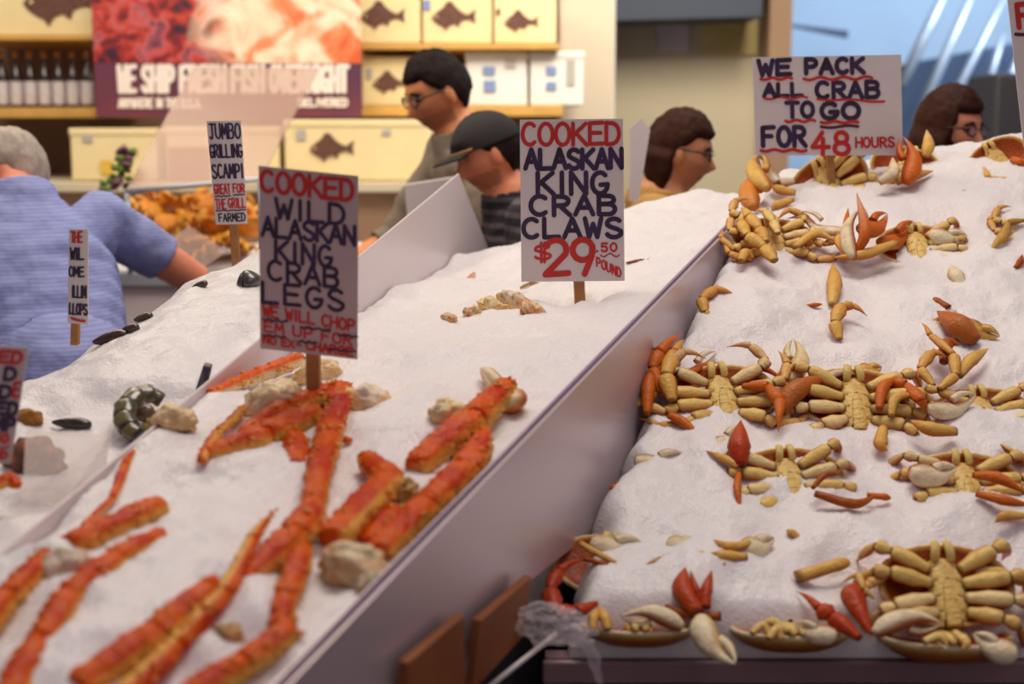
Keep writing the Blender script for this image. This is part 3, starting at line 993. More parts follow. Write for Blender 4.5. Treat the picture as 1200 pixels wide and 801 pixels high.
crab('lr', 1132, 572, 'cream crab above the large arched crab, fat ivory claw at its upper left', .95, 0, 16, -.008, fold=.2, claws='', legs='LR', red=.05)
px_claw('lr', (1066, 552, .035), (1122, 548, .03), (0, 1), 32, lin((244, 228, 190)), RED)
px_leg('lr', [(1140, 556, .03), (1170, 560, .04), (1204, 578, .03)], (12, 16, 10), ORANGE, RUST, RUST)
px_leg('lr', [(1144, 578, .03), (1178, 586, .035), (1210, 592, .03)], (12, 14, 10), ORANGE, RUST, RUST)
px_leg('lr', [(1204, 604, .02), (1178, 604, .03), (1166, 612, .02)], (10, 14, 8), CREAM2, ORANGE, RUST)
px_claw('lr', (1200, 540, .02), (1172, 520, .02), (.6, .6), 18, CREAM2, RUST)

# far rows
crab('uL', 906, 284, 'cream crab at the upper left corner of the bank, legs folded tight beside the belly', .92, 4, 20, .002, fold=.85, claws='', red=.1)
px_leg('uL', [(908, 306, .03), (896, 290, .035), (876, 276, .04), (868, 260, .04), (872, 250, .04)], (17, 19, 15, 11, 6), CREAM2, ORANGE, CREAM2)
px_leg('uL', [(898, 284, .035), (890, 268, .045), (878, 254, .05), (868, 243, .045)], (15, 17, 14, 7), CREAM2, ORANGE, CREAM2)
px_leg('uL', [(912, 274, .04), (906, 260, .045), (898, 248, .05), (886, 246, .045)], (12, 13, 11, 5), CREAM, ORANGE, CREAM2)
px_leg('uL', [(868, 306, .015), (874, 296, .02), (884, 302, .012)], (12, 13, 8), CREAM2, ORANGE, ORANGE)
px_leg('uL', [(930, 290, .03), (956, 274, .035), (980, 282, .03)], (10, 12, 8), CREAM2, ORANGE, CREAM2)
crab('uM', 1076, 292, 'cream crab right of the stake, under an open spray of upright claws', .9, 0, 18, -.004, fold=.4, claws='', legs='R', red=.1)
px_claw('uM', (1090, 272, .03), (1134, 276, .025), (0, 1), 22, PALE, RED)
px_claw('uM', (1030, 284, .03), (1072, 260, .03), (-.5, 1), 22, ORANGE, RUST)
px_leg('uM', [(1050, 284, .035), (1012, 298, .04), (975, 302, .03)], (12, 15, 6), CREAM2, ORANGE, ORANGE)
px_claw('uM', (1000, 302, .04), (1012, 242, .09), (-1, .1), 18, lin((232, 214, 176)), RED)
px_claw('uM', (1006, 268, .07), (1040, 250, .07), (.3, 1), 24, ORANGE, RUST)
px_claw('uM', (990, 270, .05), (936, 248, .05), (.2, 1), 14, PALE, ORANGE)
px_leg('uM', [(1004, 296, .04), (1014, 270, .08), (1004, 226, .12)], (12, 14, 4), ORANGE, RED, PALE)
px_leg('uM', [(994, 282, .04), (992, 262, .06), (994, 244, .07)], (9, 8, 3), ORANGE, CREAM2, ORANGE)
px_leg('uM', [(988, 276, .03), (984, 282, .04), (990, 300, .03)], (14, 14, 8), CREAM2, ORANGE, ORANGE)
crab('bk', 972, 216, 'crab on the crest behind the stake, long orange shell edge under the card', .95, 0, 48, .0, fold=.6, claws='', legs='R', red=.2)
px_claw('bk', (900, 222, .05), (890, 178, .09), (-1, 0), 22, CREAM2, ORANGE)
px_leg('bk', [(930, 212, .03), (912, 214, .04), (900, 204, .05), (890, 186, .07)], (14, 16, 12, 6), PALE, ORANGE, PALE)
px_leg('bk', [(932, 226, .02), (914, 222, .03), (904, 214, .03)], (12, 13, 8), CREAM2, ORANGE, CREAM2)
px_leg('bk', [(928, 234, .02), (910, 240, .02), (906, 244, .01)], (11, 12, 6), CREAM2, ORANGE, CREAM2)
px_leg('bk', [(1030, 214, .04), (1046, 202, .06), (1046, 184, .07)], (12, 15, 12), PALE, CREAM2, PALE)
px_claw('bk', (884, 244, .02), (892, 202, .06), (-1, 0), 24, lin((220, 140, 60)), ORANGE)
crab('bc', 1062, 200, 'crab at the right end of the packing card, orange claw raised high', .85, -25, 36, .004, legs='', claws='', red=.5)
px_claw('bc', (1062, 214, .04), (1058, 160, .10), (1, 0), 22, ORANGE, RED)
px_leg('bc', [(1050, 212, .03), (1072, 205, .04), (1094, 200, .03)], (18, 14, 6), CREAM2, ORANGE, OLIVE)
px_leg('bc', [(1084, 184, .03), (1088, 170, .05), (1086, 152, .06)], (11, 14, 4), CREAM2, CREAM2, PALE)
crab('ur', 1170, 190, 'crab on the crest at the upper right corner showing its brown shell edge', .75, 4, 40, .01, legs='', claws='', red=.2)
px_leg('ur', [(1152, 196, .02), (1158, 208, .025), (1198, 214, .02), (1212, 216, .02)], (9, 10, 11, 6), CREAM2, RUST, CREAM2)
px_leg('ur', [(1186, 186, .03), (1196, 190, .03), (1204, 192, .02)], (12, 12, 7), ORANGE, RUST, ORANGE)
crab('rt', 1215, 278, 'crab cut off by the right edge of the photo, one hooked brown leg reaching left', .8, 0, 16, -.008, legs='L', claws='', fold=.7, red=.2)
px_leg('rt', [(1200, 258, .03), (1182, 260, .035), (1176, 276, .03), (1158, 300, .008)], (9, 10, 14, 5), OLIVE, RUST, CREAM2)
px_leg('rt', [(1190, 314, .012), (1196, 306, .02), (1198, 298, .02)], (8, 8, 4), RUST, ORANGE, RUST)


def loose(label, pts, w, base=CREAM2, back=ORANGE, tip=ORANGE, claw=None, group='single crab limbs poking out of the ice'):
    """a limb sticking out of the ice whose crab lies buried"""
    Q = hit(*pts[0][:2], h_right)
    root = empty('crab_limb', Q, label, 'crab limb', group)
    CRABS['x'] = (root, Matrix.Translation(Q), Vector((0, 0, 1)))
    if claw:
        px_claw('x', *claw)
    else:
        px_leg('x', pts, w, base, back, tip, nm='leg')


loose('small hooked crab leg tip alone on bare ice, nearest the divider', [(842, 380, .004), (826, 366, .02), (822, 350, .03), (838, 338, .03), (863, 346, .02)], (9, 14, 15, 11, 4))
loose('bent crab leg with an orange joint above the centre of the bank', [(984, 398, .006), (978, 378, .02), (986, 358, .03), (1000, 358, .03), (1016, 370, .02)], (14, 18, 15, 9, 4))
loose('flat cream crab leg segment on the ice, below the spray of upright claws', [(975, 358, .004), (978, 330, .012), (976, 308, .02)], (10, 17, 8), CREAM2, CREAM2)
loose('pale stub of crab leg on the ice, below the second crab from the top', [(1128, 336, .0), (1120, 322, .012), (1114, 310, .01)], (15, 18, 9), PALE, CREAM2, CREAM2)
loose('two-fingered pale claw tip on bare ice near the top right', [(1148, 238, .0), (1140, 220, .02), (1132, 222, .02)], (10, 9, 4), CREAM2, CREAM2, RUST, claw=((1148, 240, .0), (1128, 222, .03), (1, .4), 12, CREAM2, RUST))
loose('shell coloured claw lying on its dark underside, left in the ice below the bunched crab', [(742, 545, .0), (770, 535, .012), (800, 534, .01)], (14, 16, 6), claw=((744, 538, .012), (802, 532, .01), (0, 1), 24, PALE, RUST))
loose('short orange leg tip at the left of the ice, below the dark undersided claw', [(742, 566, .008), (722, 568, .012), (718, 574, .01), (728, 592, .002)], (11, 12, 7, 3), ORANGE, ORANGE, RUST)
loose('thin dark leg tip lying on the ice between the second and third rows', [(944, 358, .002), (956, 357, .006), (964, 356, .004)], (4, 6, 3), ORANGE, RUST, RUST)
loose('small rust coloured leg end in the ice, left of the large arched crab', [(938, 632, .004), (928, 624, .012), (922, 620, .01)], (12, 11, 5), CREAM2, RUST, RUST)
# ================================================================== KING CRAB LEGS
KRED = lin((200, 52, 2)); KORG = lin((224, 92, 8)); KCRM = lin((236, 178, 84)); KPAL = lin((240, 222, 178)); KPNK = lin((210, 40, 90))


def king(label, pts, w, seed=1, belly=(.6, -.4, -.5), ends='cut', tints=None, spines=True, group='cooked king crab legs on the ice', cat='crab leg', nm='king_crab_leg'):
    """a king crab leg: joints (px, py, height), widths in survey pixels; red back, cream belly side, one child per segment"""
    random.seed(seed * 17 + 3)
    Q = [hit(x, y, h_left, z) for (x, y, z) in pts]
    R = [wi * .5 * (q.y / CP) / FPX for wi, q in zip(w, Q)]
    root = empty(nm, Q[0], label, cat, group)
    inv = mw_of(root).inverted()
    for i in range(len(Q) - 1):
        a, b = Q[i], Q[i + 1]
        d = (b - a).normalized()
        up = Vector((0, 0, 1)) - d * d.z
        up.normalize()
        s = d.cross(up)
        bel = Vector(belly); bel = (bel - d * bel.dot(d)).normalized()
        L = (b - a).length
        last = i == len(Q) - 2
        ns = max(6, int(L / .006))
        ts = [k / ns for k in range(ns + 1)]
        if last and ends == 'tip':
            rad = [max(.0008, R[i] * (1 - t ** 1.4)) for t in ts]
        else:
            rad = []
            for t in ts:
                r = R[i] + (R[i + 1] - R[i]) * t
                e = min(t, 1 - t) * L
                r *= .84 + .16 * min(1, e / (.5 * r)) if e < .5 * r else 1 + .06 * math.sin(t * PI)
                rad.append(r)
        bow = s * random.uniform(-.03, .03) * L
        path = [a.lerp(b, t) + bow * math.sin(t * PI) for t in ts]
        tint = (tints[i] if tints else None) or (KRED, KCRM)
        ang_b = math.atan2(bel.dot(up), bel.dot(s))
        def col(t, an, tint=tint, ang_b=ang_b):
            x = math.cos(an - ang_b)
            c = mixc(tint[0], KORG if tint[0] == KRED else tint[0], .4 + .6 * math.sin(t * 9))
            return mixc(c, tint[1], (x - .45) / .3)
        mb = MB()
        mb.sweep(path, rad, up, .84, 20, col, rough=.30, seed=seed)
        if spines:
            for q in range(int(L / .0042) + 2):
                t = random.random(); an = random.choice((random.gauss(0, .25), random.gauss(PI, .25), random.uniform(0, PI)))
                r = rad[min(ns, int(t * ns))]
                dirv = s * math.cos(an) + up * math.sin(an) * .86
                p = a.lerp(b, t) + bow * math.sin(t * PI) + dirv * r * .86
                hgt = random.uniform(.0025, .0062) * (1.3 if r > .012 else .8)
                tipv = p + (dirv + d * .35).normalized() * hgt
                mb.sweep([p, p.lerp(tipv, .6), tipv], [hgt * .5, hgt * .34, hgt * .05], d, 1, 6, lambda t, a_: mixc(KORG, KCRM, .3 + t * .7))
        mb.build('leg_segment', M['king'], root, inv=inv)
    return root


def lump(label, px, py, wpx, hpx, c1, c2, lift=.005, ang=0, h=None, seed=0, nm='crab_shoulder_piece', cat='crab piece', group='cream crab shoulder pieces', spots=0.0, m='king'):
    """a knobbly chunk of crab body or claw meat"""
    h = h or h_left
    p = hit(px, py, h, lift)
    sc = (p.y / CP) / FPX
    a, b = wpx * .5 * sc, hpx * .5 * sc
    root = empty(nm, p, label, cat, group)
    rot = Matrix.Rotation(math.radians(ang), 3, 'Y') @ Matrix.Rotation(.35, 3, 'X')
    def fn(q, d):
        k = mnoise.noise(d * 1.9 + Vector((seed, seed * 2.0, 0))) * .35 + mnoise.noise(d * 5 + Vector((seed, 0, 3))) * .16
        return q * (1 + k)
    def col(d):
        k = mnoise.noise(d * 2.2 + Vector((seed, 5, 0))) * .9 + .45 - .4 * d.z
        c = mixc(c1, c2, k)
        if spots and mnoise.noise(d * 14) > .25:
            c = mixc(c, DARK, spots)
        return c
    mb = MB(); mb.ellipsoid((0, 0, 0), (a, (a + b) * .42, b), rot, 28, 18, col, fn)
    mb.build('shell', M[m], root)
    mb = MB(); mb.ellipsoid(rot @ Vector((a * .55, -b * .3, b * .25)), (a * .45, b * .5, b * .45), rot, 18, 12, col, fn)
    mb.build('joint', M[m], root)
    return root


king('thick orange king crab leg stump with a cream side, upper left of the front group', [(82, 640, .012), (188, 592, .016)], (40, 34), 1)
king('long jointed king crab leg curving down the far left front, below the thick stump', [(190, 626, .012), (136, 655, .016), (78, 698, .019), (46, 752, .022), (8, 822, .022)], (24, 34, 38, 36, 36), 2)
king('king crab leg running off the left edge, nearest the left divider', [(96, 622, .004), (52, 655, .012), (8, 700, .014), (-25, 745, .014)], (14, 30, 36, 36), 3)
king('thin string of king crab leg shell rising along the left divider', [(96, 618, .002), (132, 584, .003), (146, 545, .004), (157, 528, .004)], (9, 10, 13, 6), 4, spines=False)
king('broad dark orange king crab leg at the bottom, left of the pointed leg', [(90, 808, .014), (182, 742, .018), (246, 690, .016), (250, 680, .010)], (46, 44, 34, 16), 5)
king('slim king crab leg with cream ridges and a dark pointed tip at its upper end', [(130, 828, .014), (206, 756, .018), (262, 696, .022), (296, 632, .028), (324, 596, .034)], (36, 30, 24, 17, 8), 6, belly=(-.6, -.3, .5), ends='tip')
king('king crab leg with a wedge shaped joint, running down from the stake', [(272, 692, .010), (346, 628, .022), (368, 590, .020), (385, 512, .018), (392, 478, .016)], (20, 46, 28, 32, 24), 7)
king('king crab leg in two pieces just below the wedge joint, near the right divider', [(352, 640, .014), (334, 700, .016), (326, 738, .008)], (30, 32, 26), 8)
king('wide king crab leg at the bottom centre, ending against the right divider edge', [(205, 826, .012), (285, 778, .012), (342, 738, .008)], (42, 42, 34), 9)
king('king crab leg with a pinkish red patch, upright beside the stake of the tall card', [(382, 520, .016), (400, 470, .018), (396, 458, .016)], (30, 26, 18), 10, tints=[(mixc(KRED, KPNK, .35), KORG), None])
king('bundled king crab legs left of the stake, the uppermost', [(285, 512, .016), (335, 478, .020), (400, 452, .020)], (26, 30, 22), 11)
king('bundled king crab leg left of the stake, lying across the front of the bundle', [(240, 532, .012), (312, 512, .018), (372, 482, .020)], (22, 42, 30), 12)
king('thin pale edged king crab leg crossing the bundle at its left end', [(236, 540, .014), (256, 506, .018), (286, 478, .018)], (12, 14, 12), 13, belly=(.6, -.2, .2))
king('square cut king crab leg stub right in front of the stake', [(347, 548, .006), (344, 512, .012)], (30, 30), 14)
king('king crab leg lying behind the bundle along the left divider', [(246, 462, .012), (300, 440, .016), (352, 420, .018)], (16, 22, 20), 15, tints=[(KORG, KPAL)] * 2)
king('king crab leg behind the stake of the tall card, pointing to the upper right', [(365, 470, .014), (408, 452, .014)], (22, 16), 16)
king('bent king crab leg in the middle of the bin, its elbow pointing up right', [(428, 536, .010), (458, 562, .020), (388, 632, .016)], (24, 38, 42), 17, belly=(.6, -.6, -.2))
king('king crab claw leg with a speckled cream pincer, highest of the right hand group', [(486, 548, .010), (556, 492, .020), (596, 450, .026)], (34, 42, 24), 18)
king('longest king crab leg of the right hand group, close to the right divider', [(444, 648, .012), (500, 594, .018), (546, 552, .020), (568, 504, .018)], (36, 40, 44, 18), 19)
king('short king crab leg wedged against the right divider edge', [(530, 594, .002), (582, 552, .004)], (24, 18), 20)
king('small king crab leg end showing through ice in the middle of the bin', [(404, 515, .004), (412, 516, .004)], (12, 8), 21, spines=False)
king('dark orange king crab leg tucked under the bent leg', [(430, 636, .003), (462, 598, .006)], (24, 26), 22)
king('king crab leg fragment under the card at the left edge of the photo', [(-14, 574, .01), (10, 560, .012), (22, 570, .008)], (14, 20, 10), 23)

# cream shoulder pieces
lump('cream crab shoulder with a pinkish scar, on top of the bundle left of the stake', 318, 470, 74, 44, KPAL, lin((206, 150, 130)), .02, -20, seed=1)
lump('yellowish cream crab knuckle at the left end of the bundle', 205, 490, 52, 30, KPAL, lin((204, 150, 80)), .01, 10, seed=2)
lump('pale crab shoulder half under ice just right of the stake', 432, 470, 60, 36, lin((238, 226, 206)), KCRM, .004, 15, seed=3)
lump('square cream crab joint beside the speckled pincer', 524, 488, 42, 46, KPAL, KCRM, .012, 0, seed=4)
lump('olive cream crab knuckle between the two legs at the right divider', 476, 580, 30, 40, lin((196, 164, 100)), lin((120, 84, 48)), .006, 0, seed=5)
lump('large cream crab shoulder next to the right divider edge', 418, 664, 84, 54, lin((232, 214, 176)), lin((190, 140, 84)), .008, 12, seed=6)
lump('round cream crab shoulder sticking out at the bottom of the right divider', 437, 690, 40, 44, lin((226, 210, 180)), lin((150, 90, 50)), .004, 0, seed=7)
lump('cream crab shoulder in the front left, under the thick stump', 70, 668, 70, 46, lin((226, 208, 186)), lin((206, 186, 168)), .008, -20, seed=8)
lump('cream crab shoulder in the shade below the slim pointed leg', 268, 745, 44, 30, lin((196, 160, 104)), lin((110, 64, 40)), .002, 20, seed=9)
lump('ivory crab knuckle behind the stake at the top of the bundle', 372, 436, 56, 26, KPAL, KCRM, .014, -10, seed=10)

# speckled pincer of the highest leg, and the heap of cooked claws by the price card
p = hit(592, 446, h_left, .024)
root = empty('crab_pincer', p, 'speckled cream crab pincer pointing left, at the top of the right hand leg group', 'crab claw', 'cooked crab claws')
CRABS['p'] = (root, Matrix.Translation(p), Vector((0, 0, 1)))
px_claw('p', (608, 470, .020), (562, 432, .026), (.5, 1), 40, KPAL, lin((220, 120, 50)), h=h_left)
for i, (x, y, w, hh, c1, c2, lab) in enumerate((
        (526, 374, 20, 16, KPAL, lin((214, 120, 60)), 'small orange tipped claw end, leftmost of the heap behind the price card'),
        (553, 368, 22, 20, KPAL, lin((222, 110, 50)), 'orange and cream claw second from the left in the heap below the price card'),
        (578, 362, 40, 26, KPAL, KCRM, 'cream claw in the middle of the heap below the price card'),
        (604, 358, 44, 30, lin((240, 226, 196)), KCRM, 'dark speckled claw topmost in the heap below the price card'),
        (624, 366, 30, 24, KPAL, lin((226, 120, 60)), 'orange tipped claw rightmost in the heap below the price card'))):
    lump(lab, x, y, w, hh, c1, c2, .006, 10 * i, seed=20 + i, nm='crab_claw', cat='crab claw', group='cooked crab claws', spots=.6)
king('thin orange claw finger along the foot of the white divider corner', [(524, 352, .004), (542, 338, .006), (556, 320, .006)], (6, 8, 4), 31, spines=False, tints=[(lin((236, 150, 110)), KPAL)] * 2)
king('thin dark claw finger sticking up beside the price card', [(610, 338, .006), (622, 332, .012), (632, 331, .014)], (5, 7, 3), 32, spines=False, tints=[(lin((150, 130, 100)), KPAL)] * 2, ends='tip')
king('pair of dark fish fins lying on the ice right of the price card', [(734, 308, .002), (748, 306, .004), (760, 304, .006)], (3, 6, 3), 33, spines=False, tints=[(lin((60, 50, 44)), lin((120, 110, 100)))] * 2, nm='fish_fin', cat='fin', group=None)

# dark shellfish on the far left mound
BLK = lin((40, 34, 32)); GRN = lin((74, 66, 40)); BRN = lin((96, 72, 52))


def shellfish(label, px, py, wpx, hpx, ang, c1, c2, seed, nm='mussel', cat='shellfish', group='dark shellfish on the bare mound', lift=.004):
    p = hit(px, py, h_mound, lift)
    sc = (p.y / CP) / FPX
    a, b = wpx * .5 * sc, hpx * .5 * sc
    root = empty(nm, p, label, cat, group)
    rot = Matrix.Rotation(math.radians(ang), 3, 'Y') @ Matrix.Rotation(.3, 3, 'X')
    def col(d):
        return mixc(c1, c2, .5 + mnoise.noise(d * 3 + Vector((seed, 0, 0))) + .3 * d.z)
    for s, nm2 in ((1, 'upper_shell'), (-1, 'lower_shell')):
        mb = MB()
        def fn(q, d, s=s):
            t = (d.x + 1) / 2
            q = Vector((q.x, q.y * (.35 + .65 * t ** .6), q.z * (.45 + .55 * t)))
            if q.z * s < 0:
                q.z *= .08
            return q + Vector((0, 0, s * b * .06))
        mb.ellipsoid((0, 0, 0), (a, b * 1.1, b), rot, 24, 14, col, fn)
        mb.build(nm2, M['shellfish'], root)
    return root


shellfish('black mussel shell on the crest, lowest of the group by the blue shirt', 130, 396, 46, 20, -14, BLK, lin((70, 40, 34)), 1)
shellfish('small brown mussel shell just above the lowest one on the crest', 153, 385, 22, 14, -10, BRN, BLK, 2)
shellfish('black mussel shell at the top of the group by the blue shirt hem', 168, 372, 24, 13, -16, BLK, BRN, 3)
shellfish('black mussel shell half hidden behind the card about cooked wild crab legs', 291, 328, 24, 36, 70, BLK, lin((90, 84, 84)), 4)
shellfish('dark mussel shell peeping over the ridge by the clear tray panel', 234, 334, 20, 11, -20, BLK, BRN, 6)
shellfish('olive green mussel lying flat near the bottom of the mound', 84, 496, 48, 18, 4, GRN, BLK, 5)

# curled lobster tail
p = hit(166, 486, h_mound, .012)
lt = empty('lobster_tail', p, 'curled dark olive lobster tail in the ice beside the left divider', 'lobster tail')
inv = mw_of(lt).inverted()
ring = [(188, 468, .02), (176, 461, .03), (160, 464, .034), (148, 476, .034), (146, 490, .032), (152, 503, .03), (163, 510, .026)]
Q = [hit(x, y, h_mound, z) for x, y, z in ring]
for i in range(len(Q) - 1):
    mb = MB()
    r = [.013, .017, .018, .018, .017, .014][i]
    a, b = Q[i], Q[i + 1]
    mb.sweep([a.lerp(b, t) for t in (-.18, 0, .3, .7, .95, 1.05)], [r * .9, r * 1.04, r, r * .98, r * .92, r * .6], (0, -.5, 1), .8, 14,
             lambda t, an: mixc(mixc(GRN, lin((120, 110, 60)), .5 + .5 * math.sin(an * 2)), BLK, 1 if t > .9 else .15), rough=.08)
    mb.build('tail_segment', M['shellfish'], lt, inv=inv)
mb = MB()
mb.ellipsoid(hit(170, 484, h_mound, .022), (.016, .012, .014), None, 16, 10, lambda d: mixc(lin((150, 120, 90)), BRN, .5 + .5 * d.z))
mb.build('tail_meat', M['shellfish'], lt, inv=inv)
lump('yellowish scallop shaped piece tucked below the curled lobster tail', 183, 502, 30, 24, lin((206, 180, 110)), lin((150, 130, 70)), .006, 20, h=h_mound, seed=31, nm='crab_knuckle', group=None)
lump('brown and yellow crab chunk beside the card at the left edge', 32, 492, 36, 26, lin((170, 120, 56)), lin((120, 76, 40)), .006, 0, h=h_mound, seed=32, nm='crab_knuckle', group=None)
lump('large brown fish piece blurred behind the clear panel, lower left', 40, 545, 70, 66, lin((122, 84, 64)), lin((70, 44, 40)), .012, 20, h=h_mound, seed=33, nm='fish_piece', cat='fish', group=None)

# clear price panel standing in the far left bin, and a violet clip on the divider
q = [P(30, 506, 1.86), P(127, 512, 1.9), P(124, 552, 1.86), P(72, 594, 1.78), P(26, 584, 1.76)]
mb = MB(); mb.slab(q, (0, .004, .002)); o = mb.build('acrylic_sheet', M['frost'], smooth=False)
tag(o, 'hazy clear acrylic panel lying on the ice at the lower left', 'panel')
a, b = hit(240, 430, h_mound, .035), hit(228, 470, h_mound, .0)
cl = empty('divider_clip', b, 'dark violet plastic clip standing on the left divider near the lobster tail', 'clip')
inv = mw_of(cl).inverted()
mb = MB(); mb.slab([hit(226, 466, h_mound, .002), hit(240, 464, h_mound, .002), hit(248, 430, h_mound, .03), hit(238, 428, h_mound, .03)], (0, .012, .004)); o = mb.build('grip', mat('violet_plastic', (52, 40, 64), .4), cl, smooth=False, inv=inv); bevel(o, .002)
mb = MB(); mb.slab([hit(216, 478, h_mound, .004), hit(240, 462, h_mound, .004), hit(244, 452, h_mound, .012), hit(224, 466, h_mound, .012)], (0, .02, .006)); o = mb.build('jaw', mat('grey_violet_plastic', (104, 90, 110), .4), cl, smooth=False, inv=inv); bevel(o, .002)

# ------------------------------------------------------------------ boards, rod and bag below the divider
off = Vector((.02, -.012, 0))
for q, lab in (([(458, 771), (526, 715), (527, 830), (458, 850)], 'brown wooden board hanging below the divider, the left and lower one'),
               ([(545, 722), (606, 671), (596, 742), (536, 806)], 'brown wooden board hanging below the divider, the right and upper one')):
    mb = MB(); mb.slab([w1(*p) + off for p in q], (-.012, .005, 0))
    o = bevel(mb.build('hanging_board', M['wood'], smooth=False), .002)
    tag(o, lab, 'board', 'wooden boards below the divider')
A, B = P(560, 815, 1.70), P(652, 742, 1.80)
rd = MB(); rd.sweep([A, A.lerp(B, .5), B], [.0035] * 3, n=10)
tag(rd.build('rod', M['rod']), 'thin white rod slanting up to the plastic bag in the gap between the bins', 'rod')
random.seed(5)
bag = empty('plastic_bag', P(655, 742, 1.78), 'crumpled clear plastic bag snagged at the corner of the crab bank', 'bag')
inv = mw_of(bag).inverted()
def crumple(q, d):
    k = 1 + .45 * mnoise.noise(d * 2.6 + Vector((3, 1, 0))) + .30 * abs(mnoise.noise(d * 6.5)) + .12 * mnoise.noise(d * 15)
    return q * k
mb = MB(); mb.ellipsoid(P(645, 732, 1.80), (.048, .03, .022), Matrix.Rotation(.15, 3, 'Y'), 48, 30, None, crumple)
mb.build('crumpled_body', M['bag'], bag, smooth=False, inv=inv)
mb = MB()
tail = [P(652, 732, 1.77), P(672, 742, 1.77), P(692, 760, 1.765), P(704, 800, 1.76)]
path = cr(tail, 6)
mb.sweep(path, [.016, .014, .013, .012, .012, .011, .010, .010, .009, .009, .008, .008, .008, .008, .007, .007, .006, .005, .003], (0, -1, .2), .4, 12, None, rough=.9)
mb.build('trailing_end', M['bag'], bag, smooth=False, inv=inv)
# ================================================================== HAND LETTERED CARDS
def arc(cx, cy, rx, ry, a0, a1, n=10):
    return [(cx + rx * math.cos(math.radians(a0 + (a1 - a0) * i / n)), cy + ry * math.sin(math.radians(a0 + (a1 - a0) * i / n))) for i in range(n + 1)]


G = {
    'A': [[(0, 0), (.5, 1), (1, 0)], [(.2, .36), (.82, .36)]],
    'B': [[(.05, 0), (.05, 1)], [(.05, 1), (.6, .98)] + arc(.6, .77, .3, .21, 80, -90, 7) + [(.05, .54)], [(.05, .54), (.6, .54)] + arc(.6, .27, .36, .27, 85, -90, 7) + [(.05, 0)]],
    'C': [arc(.55, .5, .5, .5, 50, 312, 14)],
    'D': [[(.05, 0), (.05, 1)], [(.05, 1), (.4, .98)] + arc(.4, .5, .55, .49, 85, -85, 10) + [(.05, 0)]],
    'E': [[(.95, 1), (.05, .97), (.05, 0), (.98, .02)], [(.05, .52), (.8, .52)]],
    'F': [[(.95, 1), (.05, .97), (.05, 0)], [(.05, .52), (.75, .52)]],
    'G': [arc(.52, .5, .48, .5, 48, 330, 14) + [(.98, .44), (.55, .42)]],
    'H': [[(.05, 0), (.05, 1)], [(.95, 0), (.95, 1)], [(.05, .5), (.95, .5)]],
    'I': [[(.5, 0), (.5, 1)]],
    'J': [[(.2, 1), (.95, 1)], [(.65, 1), (.65, .25)] + arc(.38, .25, .27, .25, 0, -150, 6)],
    'K': [[(.05, 0), (.05, 1)], [(.95, 1), (.08, .45)], [(.25, .56), (1, 0)]],
    'L': [[(.05, 1), (.05, 0), (.95, .02)]],
    'M': [[(0, 0), (.12, 1), (.5, .3), (.88, 1), (1, 0)]],
    'N': [[(.05, 0), (.05, 1), (.95, 0), (.95, 1)]],
    'O': [arc(.5, .5, .48, .5, 90, 450, 18)],
    'P': [[(.08, 0), (.08, 1)], [(.08, 1), (.5, .99)] + arc(.5, .72, .42, .27, 85, -90, 8) + [(.08, .44)]],
    'R': [[(.08, 0), (.08, 1)], [(.08, 1), (.5, .99)] + arc(.5, .75, .40, .24, 85, -90, 8) + [(.08, .5)], [(.4, .5), (.98, 0)]],
    'S': [arc(.5, .75, .42, .25, 35, 200, 8) + [(.3, .56), (.7, .44)] + arc(.5, .25, .44, .25, 20, -160, 8)],
    'T': [[(0, 1), (1, 1)], [(.5, 1), (.5, 0)]],
    'U': [[(.05, 1), (.05, .32)] + arc(.5, .32, .45, .32, 180, 360, 9) + [(.95, 1)]],
    'V': [[(0, 1), (.5, 0), (1, 1)]],
    'W': [[(0, 1), (.25, 0), (.5, .7), (.75, 0), (1, 1)]],
    'X': [[(0, 0), (1, 1)], [(0, 1), (1, 0)]],
    'Y': [[(0, 1), (.5, .5), (1, 1)], [(.5, .5), (.5, 0)]],
    '$': [arc(.5, .70, .40, .20, 35, 200, 8) + [(.3, .56), (.7, .44)] + arc(.5, .30, .42, .20, 20, -160, 8), [(.42, -.08), (.42, 1.08)], [(.6, -.08), (.6, 1.08)]],
    '0': [arc(.5, .5, .42, .5, 90, 450, 16)],
    '2': [arc(.5, .72, .42, .28, 160, -30, 10) + [(.05, .0), (1.0, .04)]],
    '4': [[(.62, 1), (.0, .34), (1, .34)], [(.66, .7), (.62, 0)]],
    '5': [[(.9, 1), (.2, 1), (.15, .58)] + arc(.48, .32, .42, .32, 110, -150, 9)],
    '8': [arc(.5, .75, .36, .25, 90, 450, 12), arc(.5, .25, .45, .27, 90, 450, 12)],
    '9': [arc(.48, .7, .42, .3, 20, 380, 12) + [(.84, .5), (.55, 0)]],
    '.': [[(.45, .02), (.55, .06)]],
    '-': [[(.1, .5), (.9, .48)]],
    ' ': [],
}


